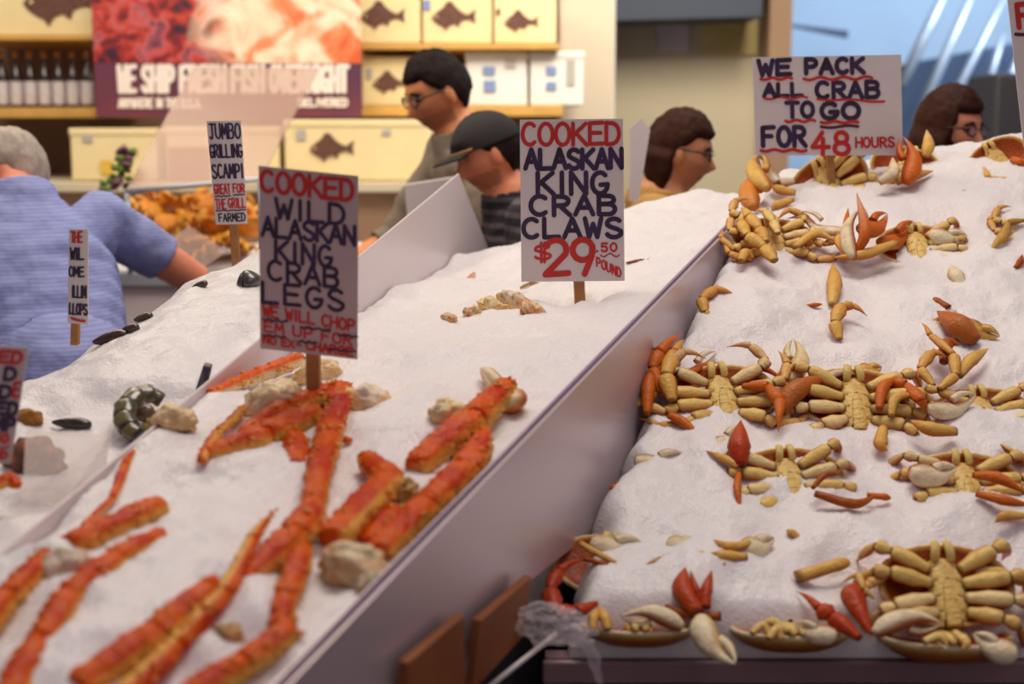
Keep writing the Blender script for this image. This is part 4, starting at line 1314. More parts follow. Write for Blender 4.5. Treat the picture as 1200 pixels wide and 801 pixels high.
class Card:
    """a sign card: planar quad in the place (corners TL, TR, BR, BL), lettering laid on its face"""

    def __init__(self, corners, root, name='card', m='card', th=.003, bend=0.0):
        self.q = [Vector(c) for c in corners]
        n = (self.q[1] - self.q[0]).cross(self.q[3] - self.q[0]).normalized()
        if n.dot(CAM - self.q[0]) < 0:
            n = -n
        self.n = n
        self.root = root
        self.inv = mw_of(root).inverted()
        self.w = (self.q[1] - self.q[0]).length
        self.h = (self.q[3] - self.q[0]).length
        nx = 10
        self.bend = bend
        mb = MB()
        V, F = [], []
        for k in (0, 1):
            for j in range(2):
                for i in range(nx + 1):
                    V.append(self.at(i / nx, j, -k * th))
        r = nx + 1
        for i in range(nx):
            F.append((i, i + 1, r + i + 1, r + i))
            F.append((2 * r + i, 3 * r + i, 3 * r + i + 1, 2 * r + i + 1))
            F.append((i, 2 * r + i, 2 * r + i + 1, i + 1))
            F.append((r + i, r + i + 1, 3 * r + i + 1, 3 * r + i))
        F.append((0, r, 3 * r, 2 * r)); F.append((nx, 2 * r + nx, 3 * r + nx, r + nx))
        mb.add(V, F)
        self.obj = mb.build(name, M[m], root, smooth=False, inv=self.inv)

    def at(self, u, v, lift=0.0):
        a = self.q[0].lerp(self.q[1], u)
        b = self.q[3].lerp(self.q[2], u)
        return a.lerp(b, v) + self.n * (lift + self.bend * 4 * u * (1 - u))

    def strokes(self, lines, width, mb, lift):
        """lines: polylines in card coordinates (u, v); width in metres"""
        def strip(P2):
            self.cnt = getattr(self, 'cnt', 0) + 1
            lf = lift + 2.5e-5 * (self.cnt % 24)
            k = len(P2)
            Lf, Rt = [], []
            loop = k > 8 and (P2[0] - P2[-1]).length < width * .3
            for i in range(k):
                d0 = (P2[i] - P2[max(i - 1, 0)]); d1 = (P2[min(i + 1, k - 1)] - P2[i])
                if loop and i in (0, k - 1):
                    d0 = P2[-1] - P2[-2]; d1 = P2[1] - P2[0]
                d0 = d0.normalized() if d0.length > 1e-7 else d1.normalized(); d1 = d1.normalized() if d1.length > 1e-7 else d0
                d = (d0 + d1).normalized()
                n_ = Vector((-d.y, d.x)) * width * .5 / max(.6, d.dot(d1))
                Lf.append(P2[i] + n_); Rt.append(P2[i] - n_)
            V = Lf + Rt
            F = [(i, i + 1, k + i + 1, k + i) for i in range(k - 1)]
            for e, q in () if loop else ((0, 1), (k - 1, k - 2)):
                d = (P2[e] - P2[q]).normalized(); n_ = Vector((-d.y, d.x))
                o = len(V)
                m = 6
                V += [P2[e] + (n_ * math.cos(PI * t / m) + d * math.sin(PI * t / m)) * width * .5 for t in range(m + 1)]
                F.append(tuple(range(o, o + m + 1)))
            mb.add([self.at(p.x / self.w, p.y / self.h, lf) for p in V], F)
        for ln in lines:
            P2 = [Vector((u * self.w, v * self.h)) for u, v in ln]
            P2 = [p for i, p in enumerate(P2) if i == 0 or (p - P2[i - 1]).length > 1e-6]
            cur = [P2[0]]
            for i in range(1, len(P2)):
                cur.append(P2[i])
                if i < len(P2) - 1 and (P2[i] - P2[i - 1]).normalized().dot((P2[i + 1] - P2[i]).normalized()) < .6:
                    strip(cur); cur = [P2[i]]
            strip(cur)

    def text(self, s, u0, u1, v0, v1, ink, width=.006, slope=0.0, space=.28, wob=.02, pen=1.2):
        width *= pen
        adv = []
        for ch in s:
            adv.append(.45 if ch in '.I' else (.5 if ch == ' ' else 1.0))
        tot = sum(adv) + space * (len(s) - 1)
        x = 0
        mb = MB()
        for ch, a in zip(s, adv):
            du, dv = random.uniform(-wob, wob), random.uniform(-wob, wob)
            for ln in G[ch]:
                pts = []
                for (gx, gy) in ln:
                    t = (x + (gx if a == 1.0 else (gx - .5) * .8 + a / 2 if a < 1 else gx)) / tot
                    u = u0 + (u1 - u0) * t
                    pts.append((u + du * .1, v1 + (v0 - v1) * (gy + dv) + slope * t))
                self.strokes([pts], width, mb, .0007)
            x += a + space
        if mb.v:
            mb.build('lettering', M[ink], self.obj, smooth=False, inv=self.inv, weld=False)

    def line(self, u0, u1, v, ink, width=.004, wave=.008, slope=0.0, n=24, per=3.0):
        mb = MB()
        self.strokes([[(u0 + (u1 - u0) * i / n, v + slope * i / n + wave * math.sin(i / n * PI * 2 * per)) for i in range(n + 1)]], width, mb, .0009)
        mb.build('underline', M[ink], self.obj, smooth=False, inv=self.inv, weld=False)


def stake(root, top, bottom, w, m='stick', depth=None):
    d = (bottom - top)
    inv = mw_of(root).inverted()
    mb = MB()
    s = Vector((w / 2, 0, 0)); t = Vector((0, (depth or w) * .5, 0))
    V = [top - s - t, top + s - t, top + s + t, top - s + t]
    mb.slab(V, d)
    o = mb.build('stake', M[m], root, smooth=False, inv=inv)
    return bevel(o, w * .12, 2)


random.seed(21)
GRP = None
# --- cooked wild Alaskan king crab legs
b = hit(366, 508, h_left, -.03)
Y = b.y - .012
sg = empty('price_card', b, 'tall card reading COOKED WILD ALASKAN KING CRAB LEGS on a brown stake', 'sign')
c = Card([P(303, 194, Y), P(420, 206, Y + .012), P(419, 421, Y + .012), P(305, 408, Y)], sg, m='card_shaded')
stake(sg, P(367, 404, Y + .026), b + Vector((0, .022, -.0)), .0205)
RW = .0052
c.text('COOKED', .02, .95, .025, .135, 'ink_red', .0062, space=.22, pen=.98)
c.text('WILD', .17, .86, .165, .27, 'ink_black', .0055, pen=.98)
c.text('ALASKAN', .03, .97, .275, .375, 'ink_black', .0055, space=.18, pen=.98)
c.text('KING', .16, .73, .395, .505, 'ink_black', .0055, pen=.98)
c.text('CRAB', .08, .80, .51, .615, 'ink_black', .0055, pen=.98)
c.text('LEGS', .02, .86, .63, .74, 'ink_black', .0055, space=.35, pen=.98)
c.text('WE WILL CHOP', .03, .97, .755, .815, 'ink_red', .0034, slope=.03, space=.25, pen=.98)
c.line(.03, .28, .835, 'ink_black', .0026, .004)
c.line(.42, .72, .855, 'ink_black', .0026, .004)
c.line(.80, 1.0, .875, 'ink_black', .0026, .004)
c.text('EM UP FOR', .04, .94, .845, .90, 'ink_red', .0032, slope=.025, space=.3, pen=.98)
c.line(.03, .26, .922, 'ink_black', .0024, .004)
c.line(.38, .58, .935, 'ink_black', .0024, .006)
c.line(.70, .98, .958, 'ink_black', .0024, .004)
c.text('NO EX-', .03, .42, .925, .965, 'ink_red', .0030, slope=.012, space=.28, pen=.98)
c.text('CHARGE', .47, .95, .93, .975, 'ink_red', .0034, slope=.01, space=.22, pen=.98)

# --- cooked Alaskan king crab claws
b = hit(677, 364, h_left, -.03)
Y = b.y - .006
sg = empty('price_card', b, 'white card reading COOKED ALASKAN KING CRAB CLAWS with a red 29 dollar price', 'sign')
c = Card([P(609, 140, Y), P(730, 139, Y), P(732, 329, Y), P(611, 330, Y)], sg)
stake(sg, P(678, 322, Y + .018), P(680, 360, Y + .018), .021)
c.text('COOKED', .02, .97, .025, .155, 'ink_red', .0062, space=.18)
c.text('ALASKAN', .05, .99, .185, .30, 'ink_black', .0062, space=.16, pen=1.42)
c.text('KING', .16, .85, .325, .455, 'ink_black', .0062, pen=1.42)
c.text('CRAB', .09, .92, .47, .585, 'ink_black', .0062, pen=1.42)
c.text('CLAWS', .02, .98, .61, .725, 'ink_black', .0062, pen=1.42)
c.text('$', .12, .30, .765, .87, 'ink_red', .0042)
c.text('29', .22, .72, .74, .955, 'ink_red', .0095, space=.12)
c.text('.50', .72, .93, .765, .815, 'ink_red', .0032)
c.line(.77, .95, .838, 'ink_red', .0026, .010, per=1.5, n=16)
c.text('POUND', .73, .965, .85, .905, 'ink_red', .0028, slope=.075)

# --- we pack all crab to go for 48 hours
b = hit(976, 238, h_right, -.035)
Y = b.y - .012
sg = empty('price_card', b, 'wide white card reading WE PACK ALL CRAB TO GO at the top of the bank', 'sign')
c = Card([P(882, 67, Y), P(1056, 64, Y), P(1058, 182, Y), P(885, 182, Y)], sg)
stake(sg, P(972, 176, Y + .018), P(976, 244, Y + .018), .0165)
c.text('WE', .04, .255, .035, .18, 'ink_black', .0072, pen=1.42)
c.text('PACK', .35, .745, .03, .17, 'ink_black', .0072, pen=1.42)
c.line(.05, .26, .22, 'ink_red', .0062, .010, per=2)
c.line(.34, .80, .225, 'ink_red', .0062, .014, per=3)
c.text('ALL', .07, .33, .275, .395, 'ink_black', .0065, pen=1.42)
c.text('CRAB', .42, .845, .265, .42, 'ink_black', .0070, pen=1.42)
c.line(.07, .36, .415, 'ink_red', .0050, .012, per=2)
c.line(.43, .88, .43, 'ink_red', .0050, .008, slope=.03, per=1.5)
c.text('TO', .22, .40, .465, .61, 'ink_black', .0066, pen=1.42)
c.text('GO', .45, .71, .475, .63, 'ink_black', .0074, pen=1.42)
c.line(.21, .41, .65, 'ink_red', .0062, .010, per=2)
c.line(.45, .70, .665, 'ink_red', .0066, .008, per=2)
c.line(.45, .70, .71, 'ink_dark', .0060, .010, per=1)
c.text('FOR', .05, .345, .715, .905, 'ink_black', .0074, pen=1.42)
c.line(.04, .345, .95, 'ink_red', .0070, .010, per=2.5)
c.text('48', .39, .64, .77, .99, 'ink_red', .0082)
c.text('HOURS', .68, .945, .82, .915, 'ink_red', .0040)

# --- jumbo grilling scampi
b = hit(278, 296, h_mound, -.03)
Y = 2.95
sg = empty('price_card', P(278, 300, Y), 'narrow white card reading JUMBO GRILLING SCAMPI in front of the clear slanted guard', 'sign')
c = Card([P(242, 142, Y), P(282, 141, Y), P(290, 262, Y), P(253, 263, Y)], sg, bend=.004)
stake(sg, P(273, 255, Y + .018), P(279, 330, Y + .018), .017)
c.text('JUMBO', .05, .97, .03, .17, 'ink_black', .0046, pen=.85)
c.text('GRILLING', .02, .99, .23, .35, 'ink_black', .0046, space=.2, pen=.85)
c.text('SCAMPI', .04, .98, .42, .55, 'ink_black', .0048, pen=.85)
c.text('GREAT', .05, .55, .61, .70, 'ink_red', .0036, pen=.85)
c.text('FOR', .64, .98, .61, .69, 'ink_red', .0036, pen=.85)
c.line(.05, .55, .725, 'ink_black', .0024, .004)
c.line(.64, .98, .715, 'ink_black', .0024, .004)
c.text('THE', .05, .38, .755, .85, 'ink_red', .0036, pen=.85)
c.text('GRILL', .46, .98, .75, .84, 'ink_red', .0036, pen=.85)
c.line(.05, .98, .865, 'ink_black', .0024, .003)
c.text('FARMED', .12, .95, .895, .97, 'ink_black', .0034, pen=.85)

# --- narrow card in front of the blue shirt
b = hit(89, 398, h_mound, -.02)
Y = b.y
sg = empty('price_card', b, 'small narrow white card on a yellow stake in front of the blue shirt', 'sign')
c = Card([P(81, 268, Y), P(103, 268, Y), P(103, 380, Y), P(79, 378, Y)], sg, bend=.002)
stake(sg, P(89, 372, Y + .012), P(88, 404, Y + .012), .0135)
c.text('THE', .12, .72, .03, .14, 'ink_red', .0034, space=.15, pen=.85)
c.text('WIL', .10, .80, .20, .32, 'ink_black', .0036, space=.15, pen=.85)
c.text('OME', .05, .82, .40, .50, 'ink_black', .0034, space=.15, pen=.85)
c.text('ILLIN', .22, .92, .60, .72, 'ink_black', .0034, space=.15, pen=.85)
c.text('LLOPS', .10, .98, .79, .90, 'ink_black', .0036, space=.12, pen=.85)
c.line(.22, .85, .945, 'ink_red', .0040, .006, slope=.02, per=.5)

# --- card cut off by the left edge
Y = 1.80
b = P(6, 575, Y)
sg = empty('price_card', b, 'tilted card with red and black lettering cut off by the left edge of the photo', 'sign')
c = Card([P(-34, 404, Y), P(33, 407, Y), P(12, 543, Y), P(-52, 541, Y)], sg, m='card_shaded')
stake(sg, P(-22, 535, Y + .018), P(-26, 610, Y + .018), .014)
c.text('ED', .52, .92, .04, .135, 'ink_red', .0040)
c.text('D', .66, .86, .18, .28, 'ink_black', .0044)
c.text('D', .62, .82, .335, .435, 'ink_black', .0044)
c.text('E', .86, .97, .30, .42, 'ink_red', .0036)
c.text('ED', .60, .98, .475, .575, 'ink_black', .0046)
c.text('MP', .60, .98, .61, .71, 'ink_black', .0050)
c.text('50', .64, .90, .745, .82, 'ink_red', .0034)
c.line(.68, .92, .85, 'ink_red', .003, .02, per=.5)
c.text('ND', .68, .92, .90, .955, 'ink_red', .0030)

# --- card cut off by the right edge
Y = 2.86
sg = empty('price_card', P(1215, 215, Y), 'white card with a red letter cut off by the upper right edge of the photo', 'sign')
c = Card([P(1180, -8, Y), P(1300, -14, Y), P(1318, 170, Y), P(1200, 172, Y)], sg)
stake(sg, P(1258, 160, Y + .018), P(1262, 260, Y + .018), .017)
c.text('F', .075, .24, .07, .22, 'ink_red', .0085)
c.line(.04, .5, .265, 'ink_dark', .0065, .006, per=1)
# ================================================================== BACK OF THE SHOP
M['box_cream'] = mat('cream_carton', (232, 214, 164), 0.6, noise_amt=0.06, noise_scale=8)
M['box_white'] = mat('white_carton', (226, 226, 222), 0.6, noise_amt=0.05, noise_scale=8)
M['fish_ink'] = mat('brown_fish_print', (104, 66, 54), 0.6, noise_amt=0.35, noise_scale=60)
M['blue_ink'] = mat('blue_print', (120, 140, 186), 0.6)
M['grey_ink'] = mat('grey_print', (170, 168, 164), 0.6)
M['yellow_ink'] = mat('yellow_print', (220, 180, 70), 0.6)
M['bottle'] = mat('dark_sauce_bottle', (46, 28, 22), 0.15, spec=0.6, coat=.4)
M['paper'] = mat('white_bottle_label', (222, 216, 214), 0.6, noise_amt=0.25, noise_scale=50, rgb2=(196, 190, 206))
M['cap'] = mat('amber_cap', (176, 112, 50), 0.35)

FISH = [(-1, .10), (-.93, .24), (-.78, .42), (-.6, .58), (-.45, .72), (-.34, .98), (-.12, 1.05), (0.02, .84), (.18, .60), (.42, .38), (.62, .28), (.74, .36), (1.0, .62), (.93, .2), (.98, -.22),
        (.72, .02), (.5, .0), (.3, -.12), (.22, -.42), (.02, -.22), (-.2, -.34), (-.36, -.62), (-.48, -.40), (-.68, -.28), (-.86, -.12)]


def flat_print(poly, m, parent, inv, nm='print'):
    mb = MB(); mb.slab(poly, (0, .0015, 0)); return mb.build(nm, m, parent, smooth=False, inv=inv)


def carton(px0, px1, py0, py1, Y, label, m='box_cream', fish=None, depth=.3, prints=(), group='seafood cartons on the shelves', cat='box', lid=True, nm='carton'):
    a, b = P(px0, py1, Y), P(px1, py0, Y)
    root = empty(nm, (a.x, Y, a.z), label, cat, group)
    inv = mw_of(root).inverted()
    mb = MB(); mb.box((a.x, Y, a.z), (b.x, Y + depth, b.z - (.012 if lid else 0)))
    bevel(mb.build('body', M[m], root, smooth=False, inv=inv), .008)
    if lid:
        mb = MB(); mb.box((a.x - .004, Y - .004, b.z - .03), (b.x + .004, Y + depth + .004, b.z))
        bevel(mb.build('lid', M[m], root, smooth=False, inv=inv), .006)
    if fish:
        fx, fy, fw = fish
        c = P(fx, fy, Y - .006); e = P(fx + fw / 2, fy, Y - .006)
        s = e.x - c.x
        flat_print([c + Vector((x * s, 0, y * s * .78)) for x, y in FISH], M['fish_ink'], root, inv, 'fish_print')
        q = c + Vector((-.78 * s, -.0012, .12 * s))
        mb = MB(); mb.ellipsoid(q, (s * .05, .001, s * .05), None, 10, 6); mb.build('fish_eye', M['box_cream'], root, inv=inv)
    for (x0, x1, y0, y1, mm) in prints:
        p0, p1 = P(x0, y1, Y - .006), P(x1, y0, Y - .006)
        flat_print([Vector((p0.x, Y - .006, p0.z)), Vector((p1.x, Y - .006, p0.z)), Vector((p1.x, Y - .006, p1.z)), Vector((p0.x, Y - .006, p1.z))], M[mm], root, inv)
    return root


YS = 5.9
# shelf boards
for (x0, x1, y0, y1, lab) in ((-60, 112, 42, 47, 'upper left yellow wooden shelf under the carton with a fish'), (-60, 112, 126, 138, 'lower left yellow wooden shelf under the dark bottles'),
                              (414, 656, 51, 58, 'upper yellow wooden shelf under the row of fish cartons'), (414, 660, 124, 136, 'lower wooden shelf under the white cartons with blue print')):
    a, b = P(x0, y1, YS - .06), P(x1, y0, YS - .06)
    mb = MB(); mb.box((a.x, YS - .06, a.z), (b.x, 6.5, b.z))
    tag(bevel(mb.build('shelf_board', M['shelf'], smooth=False), .004), lab, 'shelf', 'wooden shelves on the back wall')
carton(-30, 106, -24, 42, YS, 'cream carton with a brown fish, on the upper left shelf', fish=(72, 8, 90))
carton(416, 492, -14, 51, YS, 'cream carton with a brown fish, leftmost on the upper right shelf', fish=(449, 22, 52))
carton(495, 576, -14, 51, YS, 'cream carton with a brown fish, in the middle of the upper right shelf', fish=(532, 23, 52), prints=((496, 504, 0, 12, 'blue_ink'),))
carton(579, 652, -14, 51, YS, 'cream carton with a brown fish, at the right end of the upper shelf', fish=(611, 28, 40), prints=((582, 586, 10, 18, 'fish_ink'),))
carton(424, 500, 66, 124, YS, 'cream carton with a brown fish, behind the face of the tall man in glasses', fish=(458, 100, 42), prints=((430, 436, 80, 92, 'grey_ink'),))
carton(546, 618, 60, 124, YS, 'white carton with blue marks, just right of the tall man in glasses', 'box_white', prints=((566, 580, 78, 88, 'blue_ink'), (567, 581, 94, 108, 'blue_ink'), (592, 604, 70, 80, 'grey_ink')))
carton(621, 684, 60, 124, YS, 'white carton with blue marks, at the right end of the lower shelf', 'box_white', prints=((640, 652, 78, 88, 'blue_ink'), (640, 652, 96, 106, 'blue_ink'), (664, 674, 70, 100, 'grey_ink')))
for k in range(7):
    x = 4 + k * 16.5
    p = P(x, 126, YS + .08)
    r = .026
    root = empty('sauce_bottle', p, 'dark sauce bottle with a white label in the row on the lower left shelf', 'bottle', 'sauce bottles on the lower left shelf')
    inv = mw_of(root).inverted()
    mb = MB()
    zz = [0, .004, .12, .145, .165, .205, .21]
    rr = [r * .9, r, r, r * .75, r * .42, r * .40, r * .40]
    mb.sweep([p + Vector((0, 0, z)) for z in zz], rr, (0, 1, 0), 1, 16)
    mb.build('glass_body', M['bottle'], root, inv=inv)
    mb = MB(); mb.sweep([p + Vector((0, 0, z)) for z in (.012, .014, .104, .106)], [r * 1.01, r * 1.03, r * 1.03, r * 1.01], (0, 1, 0), 1, 16)
    mb.build('paper_label', M['paper'], root, inv=inv)
    mb = MB(); mb.sweep([p + Vector((0, 0, z)) for z in (.20, .202, .228, .232)], [r * .44, r * .5, r * .5, r * .4], (0, 1, 0), 1, 12)
    mb.build('cap', M['cap'], root, inv=inv)
# counter with cartons below the shelves
YC = 5.55
ct = empty('back_counter', (-1.0, 5.9, 0), 'long pale counter along the back wall that the lower cartons stand on', 'counter')
inv = mw_of(ct).inverted()
a = P(0, 212, YC); b = P(640, 212, YC)
mb = MB(); mb.box((a.x - .8, YC - .05, 0), (b.x, 6.45, a.z - .04)); mb.build('base', M['wall_brown'], ct, smooth=False, inv=inv)
mb = MB(); mb.box((a.x - .85, YC - .1, a.z - .04), (b.x + .02, 6.48, a.z - .002)); bevel(mb.build('top', M['wall_beige'], ct, smooth=False, inv=inv), .006)
carton(84, 182, 150, 212, YC, 'cream carton with a round fish print, on the counter left of the guard', prints=((118, 132, 188, 204, 'yellow_ink'), (97, 108, 158, 166, 'grey_ink')), fish=(148, 180, 26), group='cartons on the back counter', depth=.3)
carton(196, 326, 148, 212, YC, 'cream carton with a rust coloured rectangle, seen through the slanted guard', prints=((196, 244, 172, 198, 'rust_ink'),) if 'rust_ink' in M else (), group='cartons on the back counter', depth=.3)
carton(334, 503, 140, 212, YC, 'wide cream carton with a brown fish, behind the grey shirt of the tall man', fish=(389, 177, 52), prints=((348, 358, 152, 164, 'grey_ink'), (448, 458, 152, 158, 'grey_ink')), group='cartons on the back counter', depth=.3)
p0, p1 = P(198, 198, YC - .05), P(244, 172, YC - .05)
mb = MB(); mb.box((p0.x, YC - .05, P(0, 212, YC).z), (p1.x, YC - .035, p1.z)); tag(bevel(mb.build('brown_tag', mat('rust_card', (150, 84, 48), .6), smooth=False), .003), 'rust brown card standing in front of the carton behind the slanted guard', 'card')


# ------------------------------------------------------------------ shipping banner
def banner_mat():
    m, nt, b = new_mat('printed_crab_picture')
    tc = nt.nodes.new('ShaderNodeTexCoord')
    mp = nt.nodes.new('ShaderNodeMapping')
    mp.inputs['Rotation'].default_value = (0, .6, 0)
    mp.inputs['Scale'].default_value = (1, 1, 1)
    nt.links.new(tc.outputs['Object'], mp.inputs['Vector'])
    n = nt.nodes.new('ShaderNodeTexNoise'); n.inputs['Scale'].default_value = 5.5; n.inputs['Detail'].default_value = 4; n.inputs['Distortion'].default_value = 1.2
    n2 = nt.nodes.new('ShaderNodeTexNoise'); n2.inputs['Scale'].default_value = 12; n2.inputs['Detail'].default_value = 4; n2.inputs['Distortion'].default_value = 1.0
    nt.links.new(mp.outputs[0], n.inputs['Vector']); nt.links.new(mp.outputs[0], n2.inputs['Vector'])
    r1 = nt.nodes.new('ShaderNodeValToRGB'); r2 = nt.nodes.new('ShaderNodeValToRGB')
    def ramp(r, stops):
        el = r.color_ramp.elements
        while len(el) < len(stops): el.new(.5)
        for e, (p, c) in zip(el, stops):
            e.position = p; e.color = (*lin(c), 1)
    ramp(r1, [(.34, (52, 22, 44)), (.45, (132, 30, 36)), (.54, (190, 66, 50)), (.61, (176, 92, 104)), (.72, (88, 32, 60))])     # red crab heap
    ramp(r2, [(.30, (206, 92, 44)), (.42, (226, 140, 96)), (.52, (240, 206, 178)), (.62, (244, 226, 204)), (.74, (222, 120, 70))])  # pale meat
    nt.links.new(n2.outputs['Fac'], r1.inputs['Fac']); nt.links.new(n.outputs['Fac'], r2.inputs['Fac'])
    sp = nt.nodes.new('ShaderNodeSeparateXYZ'); nt.links.new(tc.outputs['Object'], sp.inputs[0])
    mx = nt.nodes.new('ShaderNodeMix'); mx.data_type = 'RGBA'
    mr = nt.nodes.new('ShaderNodeMapRange')
    ad = nt.nodes.new('ShaderNodeMath'); ad.operation = 'MULTIPLY_ADD'; ad.inputs[1].default_value = .5
    nt.links.new(n.outputs['Fac'], ad.inputs[0]); nt.links.new(sp.outputs['X'], ad.inputs[2])
    mr.inputs[1].default_value = .66; mr.inputs[2].default_value = .82
    nt.links.new(ad.outputs[0], mr.inputs[0])
    nt.links.new(mr.outputs[0], mx.inputs[0]); nt.links.new(r1.outputs['Color'], mx.inputs[6]); nt.links.new(r2.outputs['Color'], mx.inputs[7])
    nt.links.new(mx.outputs[2], b.inputs['Base Color'])
    b.inputs['Roughness'].default_value = .5
    return m


YB = 5.72
A, B = P(113, 137, YB), P(421, -60, YB)
bn = empty('banner', (A.x, YB, A.z), 'large red crab picture banner with white shipping lettering, hanging over the back shelves', 'banner')
inv = mw_of(bn).inverted()
zt = P(0, 74, YB).z
mb = MB(); mb.box((A.x, YB, zt), (B.x, YB + .02, B.z)); mb.build('printed_picture', banner_mat(), bn, smooth=False, inv=inv)
zs = P(0, 137, YB).z
mb = MB(); mb.box((A.x, YB + .001, zs), (B.x, YB + .02, zt)); mb.build('text_band', mat('plum_print', (86, 46, 74), .5, rgb2=(112, 52, 66), noise_scale=3), bn, smooth=False, inv=inv)
M['white_ink'] = mat('white_print', (232, 220, 214), .5)
M['card_plum'] = M['wood']
bc = Card.__new__(Card)
bc.q = [P(113, 74, YB - .004), P(421, 74, YB - .004), P(421, 137, YB - .004), P(113, 137, YB - .004)]
bc.n = Vector((0, -1, 0)); bc.root = bn; bc.inv = inv; bc.bend = 0
bc.w = (bc.q[1] - bc.q[0]).length; bc.h = (bc.q[3] - bc.q[0]).length
bc.obj = bn
bc.text('WE SHIP FRESH FISH OVERNIGHT', .085, .955, .06, .52, 'white_ink', .017, space=.28, wob=0)
bc.text('ANYWHERE IN THE U.S.A.', .085, .40, .66, .82, 'white_ink', .007, space=.3, wob=0)
bc.text('DELIVERED', .77, .955, .66, .80, 'white_ink', .007, space=.3, wob=0)

for (x0, x1, y0, y1, c, lab) in ((770, 808, 27, 60, (206, 196, 206), 'pale lilac notice sheet on the beige wall below the navy beam'), (822, 888, 24, 64, (212, 190, 128), 'tan yellow notice board on the beige wall below the navy beam')):
    a, b = P(x0, y1, 7.18), P(x1, y0, 7.18)
    mb = MB(); mb.box((a.x, 7.175, a.z), (b.x, 7.198, b.z)); tag(bevel(mb.build('wall_notice', mat('notice_paper', c, .7, noise_amt=.2, noise_scale=9), smooth=False), .003), lab, 'notice')
# ------------------------------------------------------------------ serving counter with yellow cooked crabs and a clear guard
YR = 4.75
rc = empty('serving_counter', (-.9, 5.0, 0), 'iced serving counter behind the man in the blue shirt', 'counter')
inv = mw_of(rc).inverted()
z0 = P(230, 318, YR).z
xa, xb = P(-80, 300, YR).x, P(520, 300, YR).x
mb = MB(); mb.box((xa, YR, 0), (xb, 5.40, z0)); mb.build('base', M['plastic_white'], rc, smooth=False, inv=inv)
mb = MB(); mb.box((xa - .02, YR - .02, z0 - .05), (xb + .02, 5.42, z0)); bevel(mb.build('rim', M['rail'], rc, smooth=False, inv=inv), .006)


def heap(name, x0, x1, y0, y1, zb, hgt, label, seed):
    nx, ny = 70, 30
    X, Yg = np.meshgrid(np.linspace(x0, x1, nx), np.linspace(y0, y1, ny))
    ex = np.minimum(X - x0, x1 - X) / .12; ey = np.minimum(Yg - y0, y1 - Yg) / .12
    e = np.clip(np.minimum(ex, ey), 0, 1)
    Z = zb - .004 + e ** .6 * (hgt + .04 * vnoise(X * 9, Yg * 9, seed) + .02 * vnoise(X * 30, Yg * 30, seed + 1)) + .0
    V = np.stack([X, Yg, Z], -1).reshape(-1, 3).tolist()
    F = [(i * nx + j, i * nx + j + 1, (i + 1) * nx + j + 1, (i + 1) * nx + j) for i in range(ny - 1) for j in range(nx - 1)]
    ring = [j for j in range(nx)] + [i * nx + nx - 1 for i in range(1, ny)] + [(ny - 1) * nx + j for j in range(nx - 2, -1, -1)] + [i * nx for i in range(ny - 2, 0, -1)]
    o = len(V)
    V += [(V[i][0], V[i][1], zb) for i in ring]
    m = len(ring)
    F += [(ring[i], o + i, o + (i + 1) % m, ring[(i + 1) % m]) for i in range(m)] + [tuple(range(o, o + m))[::-1]]
    mb = MB(); mb.add(V, F)
    return tag(mb.build(name, M['ice']), label, 'ice', kind='stuff')


heap('crushed_ice', xa + .02, xb - .02, YR + .01, 5.38, z0, .06, 'crushed ice on the serving counter behind the man in the blue shirt', 71)
YEL = lin((236, 176, 70)); YOR = lin((222, 124, 40))
random.seed(3)
spots = [(178, 246), (196, 262), (206, 240), (222, 256), (236, 272), (246, 250), (232, 240), (262, 268), (284, 252), (292, 274), (214, 280), (258, 288), (278, 236), (300, 256)]
spots = [(178, 248, 4.98), (200, 240, 5.06), (226, 238, 5.08), (254, 240, 5.06), (282, 244, 5.06), (190, 264, 4.92), (214, 262, 4.92), (240, 264, 4.92), (266, 264, 4.92), (292, 266, 4.92), (228, 286, 4.84), (252, 288, 4.82), (276, 288, 4.84)]
where = ['leftmost of the back row', 'second of the back row', 'third of the back row', 'fourth of the back row', 'last of the back row',
         'leftmost of the middle row', 'second of the middle row', 'third of the middle row', 'fourth of the middle row, behind the stake', 'last of the middle row, right of the stake',
         'left of the front row', 'middle of the front row', 'right of the front row, by the stake']


def cooked_crab(p, yaw, tilt, label):
    R = Matrix.Translation(p) @ Matrix.Rotation(yaw, 4, 'Z') @ Matrix.Rotation(tilt, 4, 'X')
    root = empty('cooked_crab', R, label, 'crab', 'yellow cooked crabs heaped on the serving counter')
    def col(d):
        return mixc(YEL, YOR, .4 + .9 * mnoise.noise(d * 2 + p * 7))
    mb = MB(); mb.ellipsoid((0, 0, 0), (.085, .055, .030), None, 22, 12, col, lambda q, d: Vector((q.x, q.y, q.z * (.5 if d.z < 0 else 1))))
    mb.build('carapace', M['crab'], root)
    for s in (-1, 1):
        for i in range(3):
            mb = MB()
            y = .02 - .025 * i
            limb(mb, [(s * .065, y, -.004), (s * .105, y + .01 - .012 * i, .022), (s * .125, y - .02 * i, .0), (s * .13, y - .02 - .012 * i, -.03)], [.010, .009, .006, 0], (0, .2, 1), YEL, YEL, YOR, .8)
            mb.build('leg', M['crab'], root)
        claw_mesh(root, (s * .07, .045, .0), (s * .02, .085, .004), (0, 1, 0), (0, 0, 1), .018, None, YEL, YOR, finger=False)


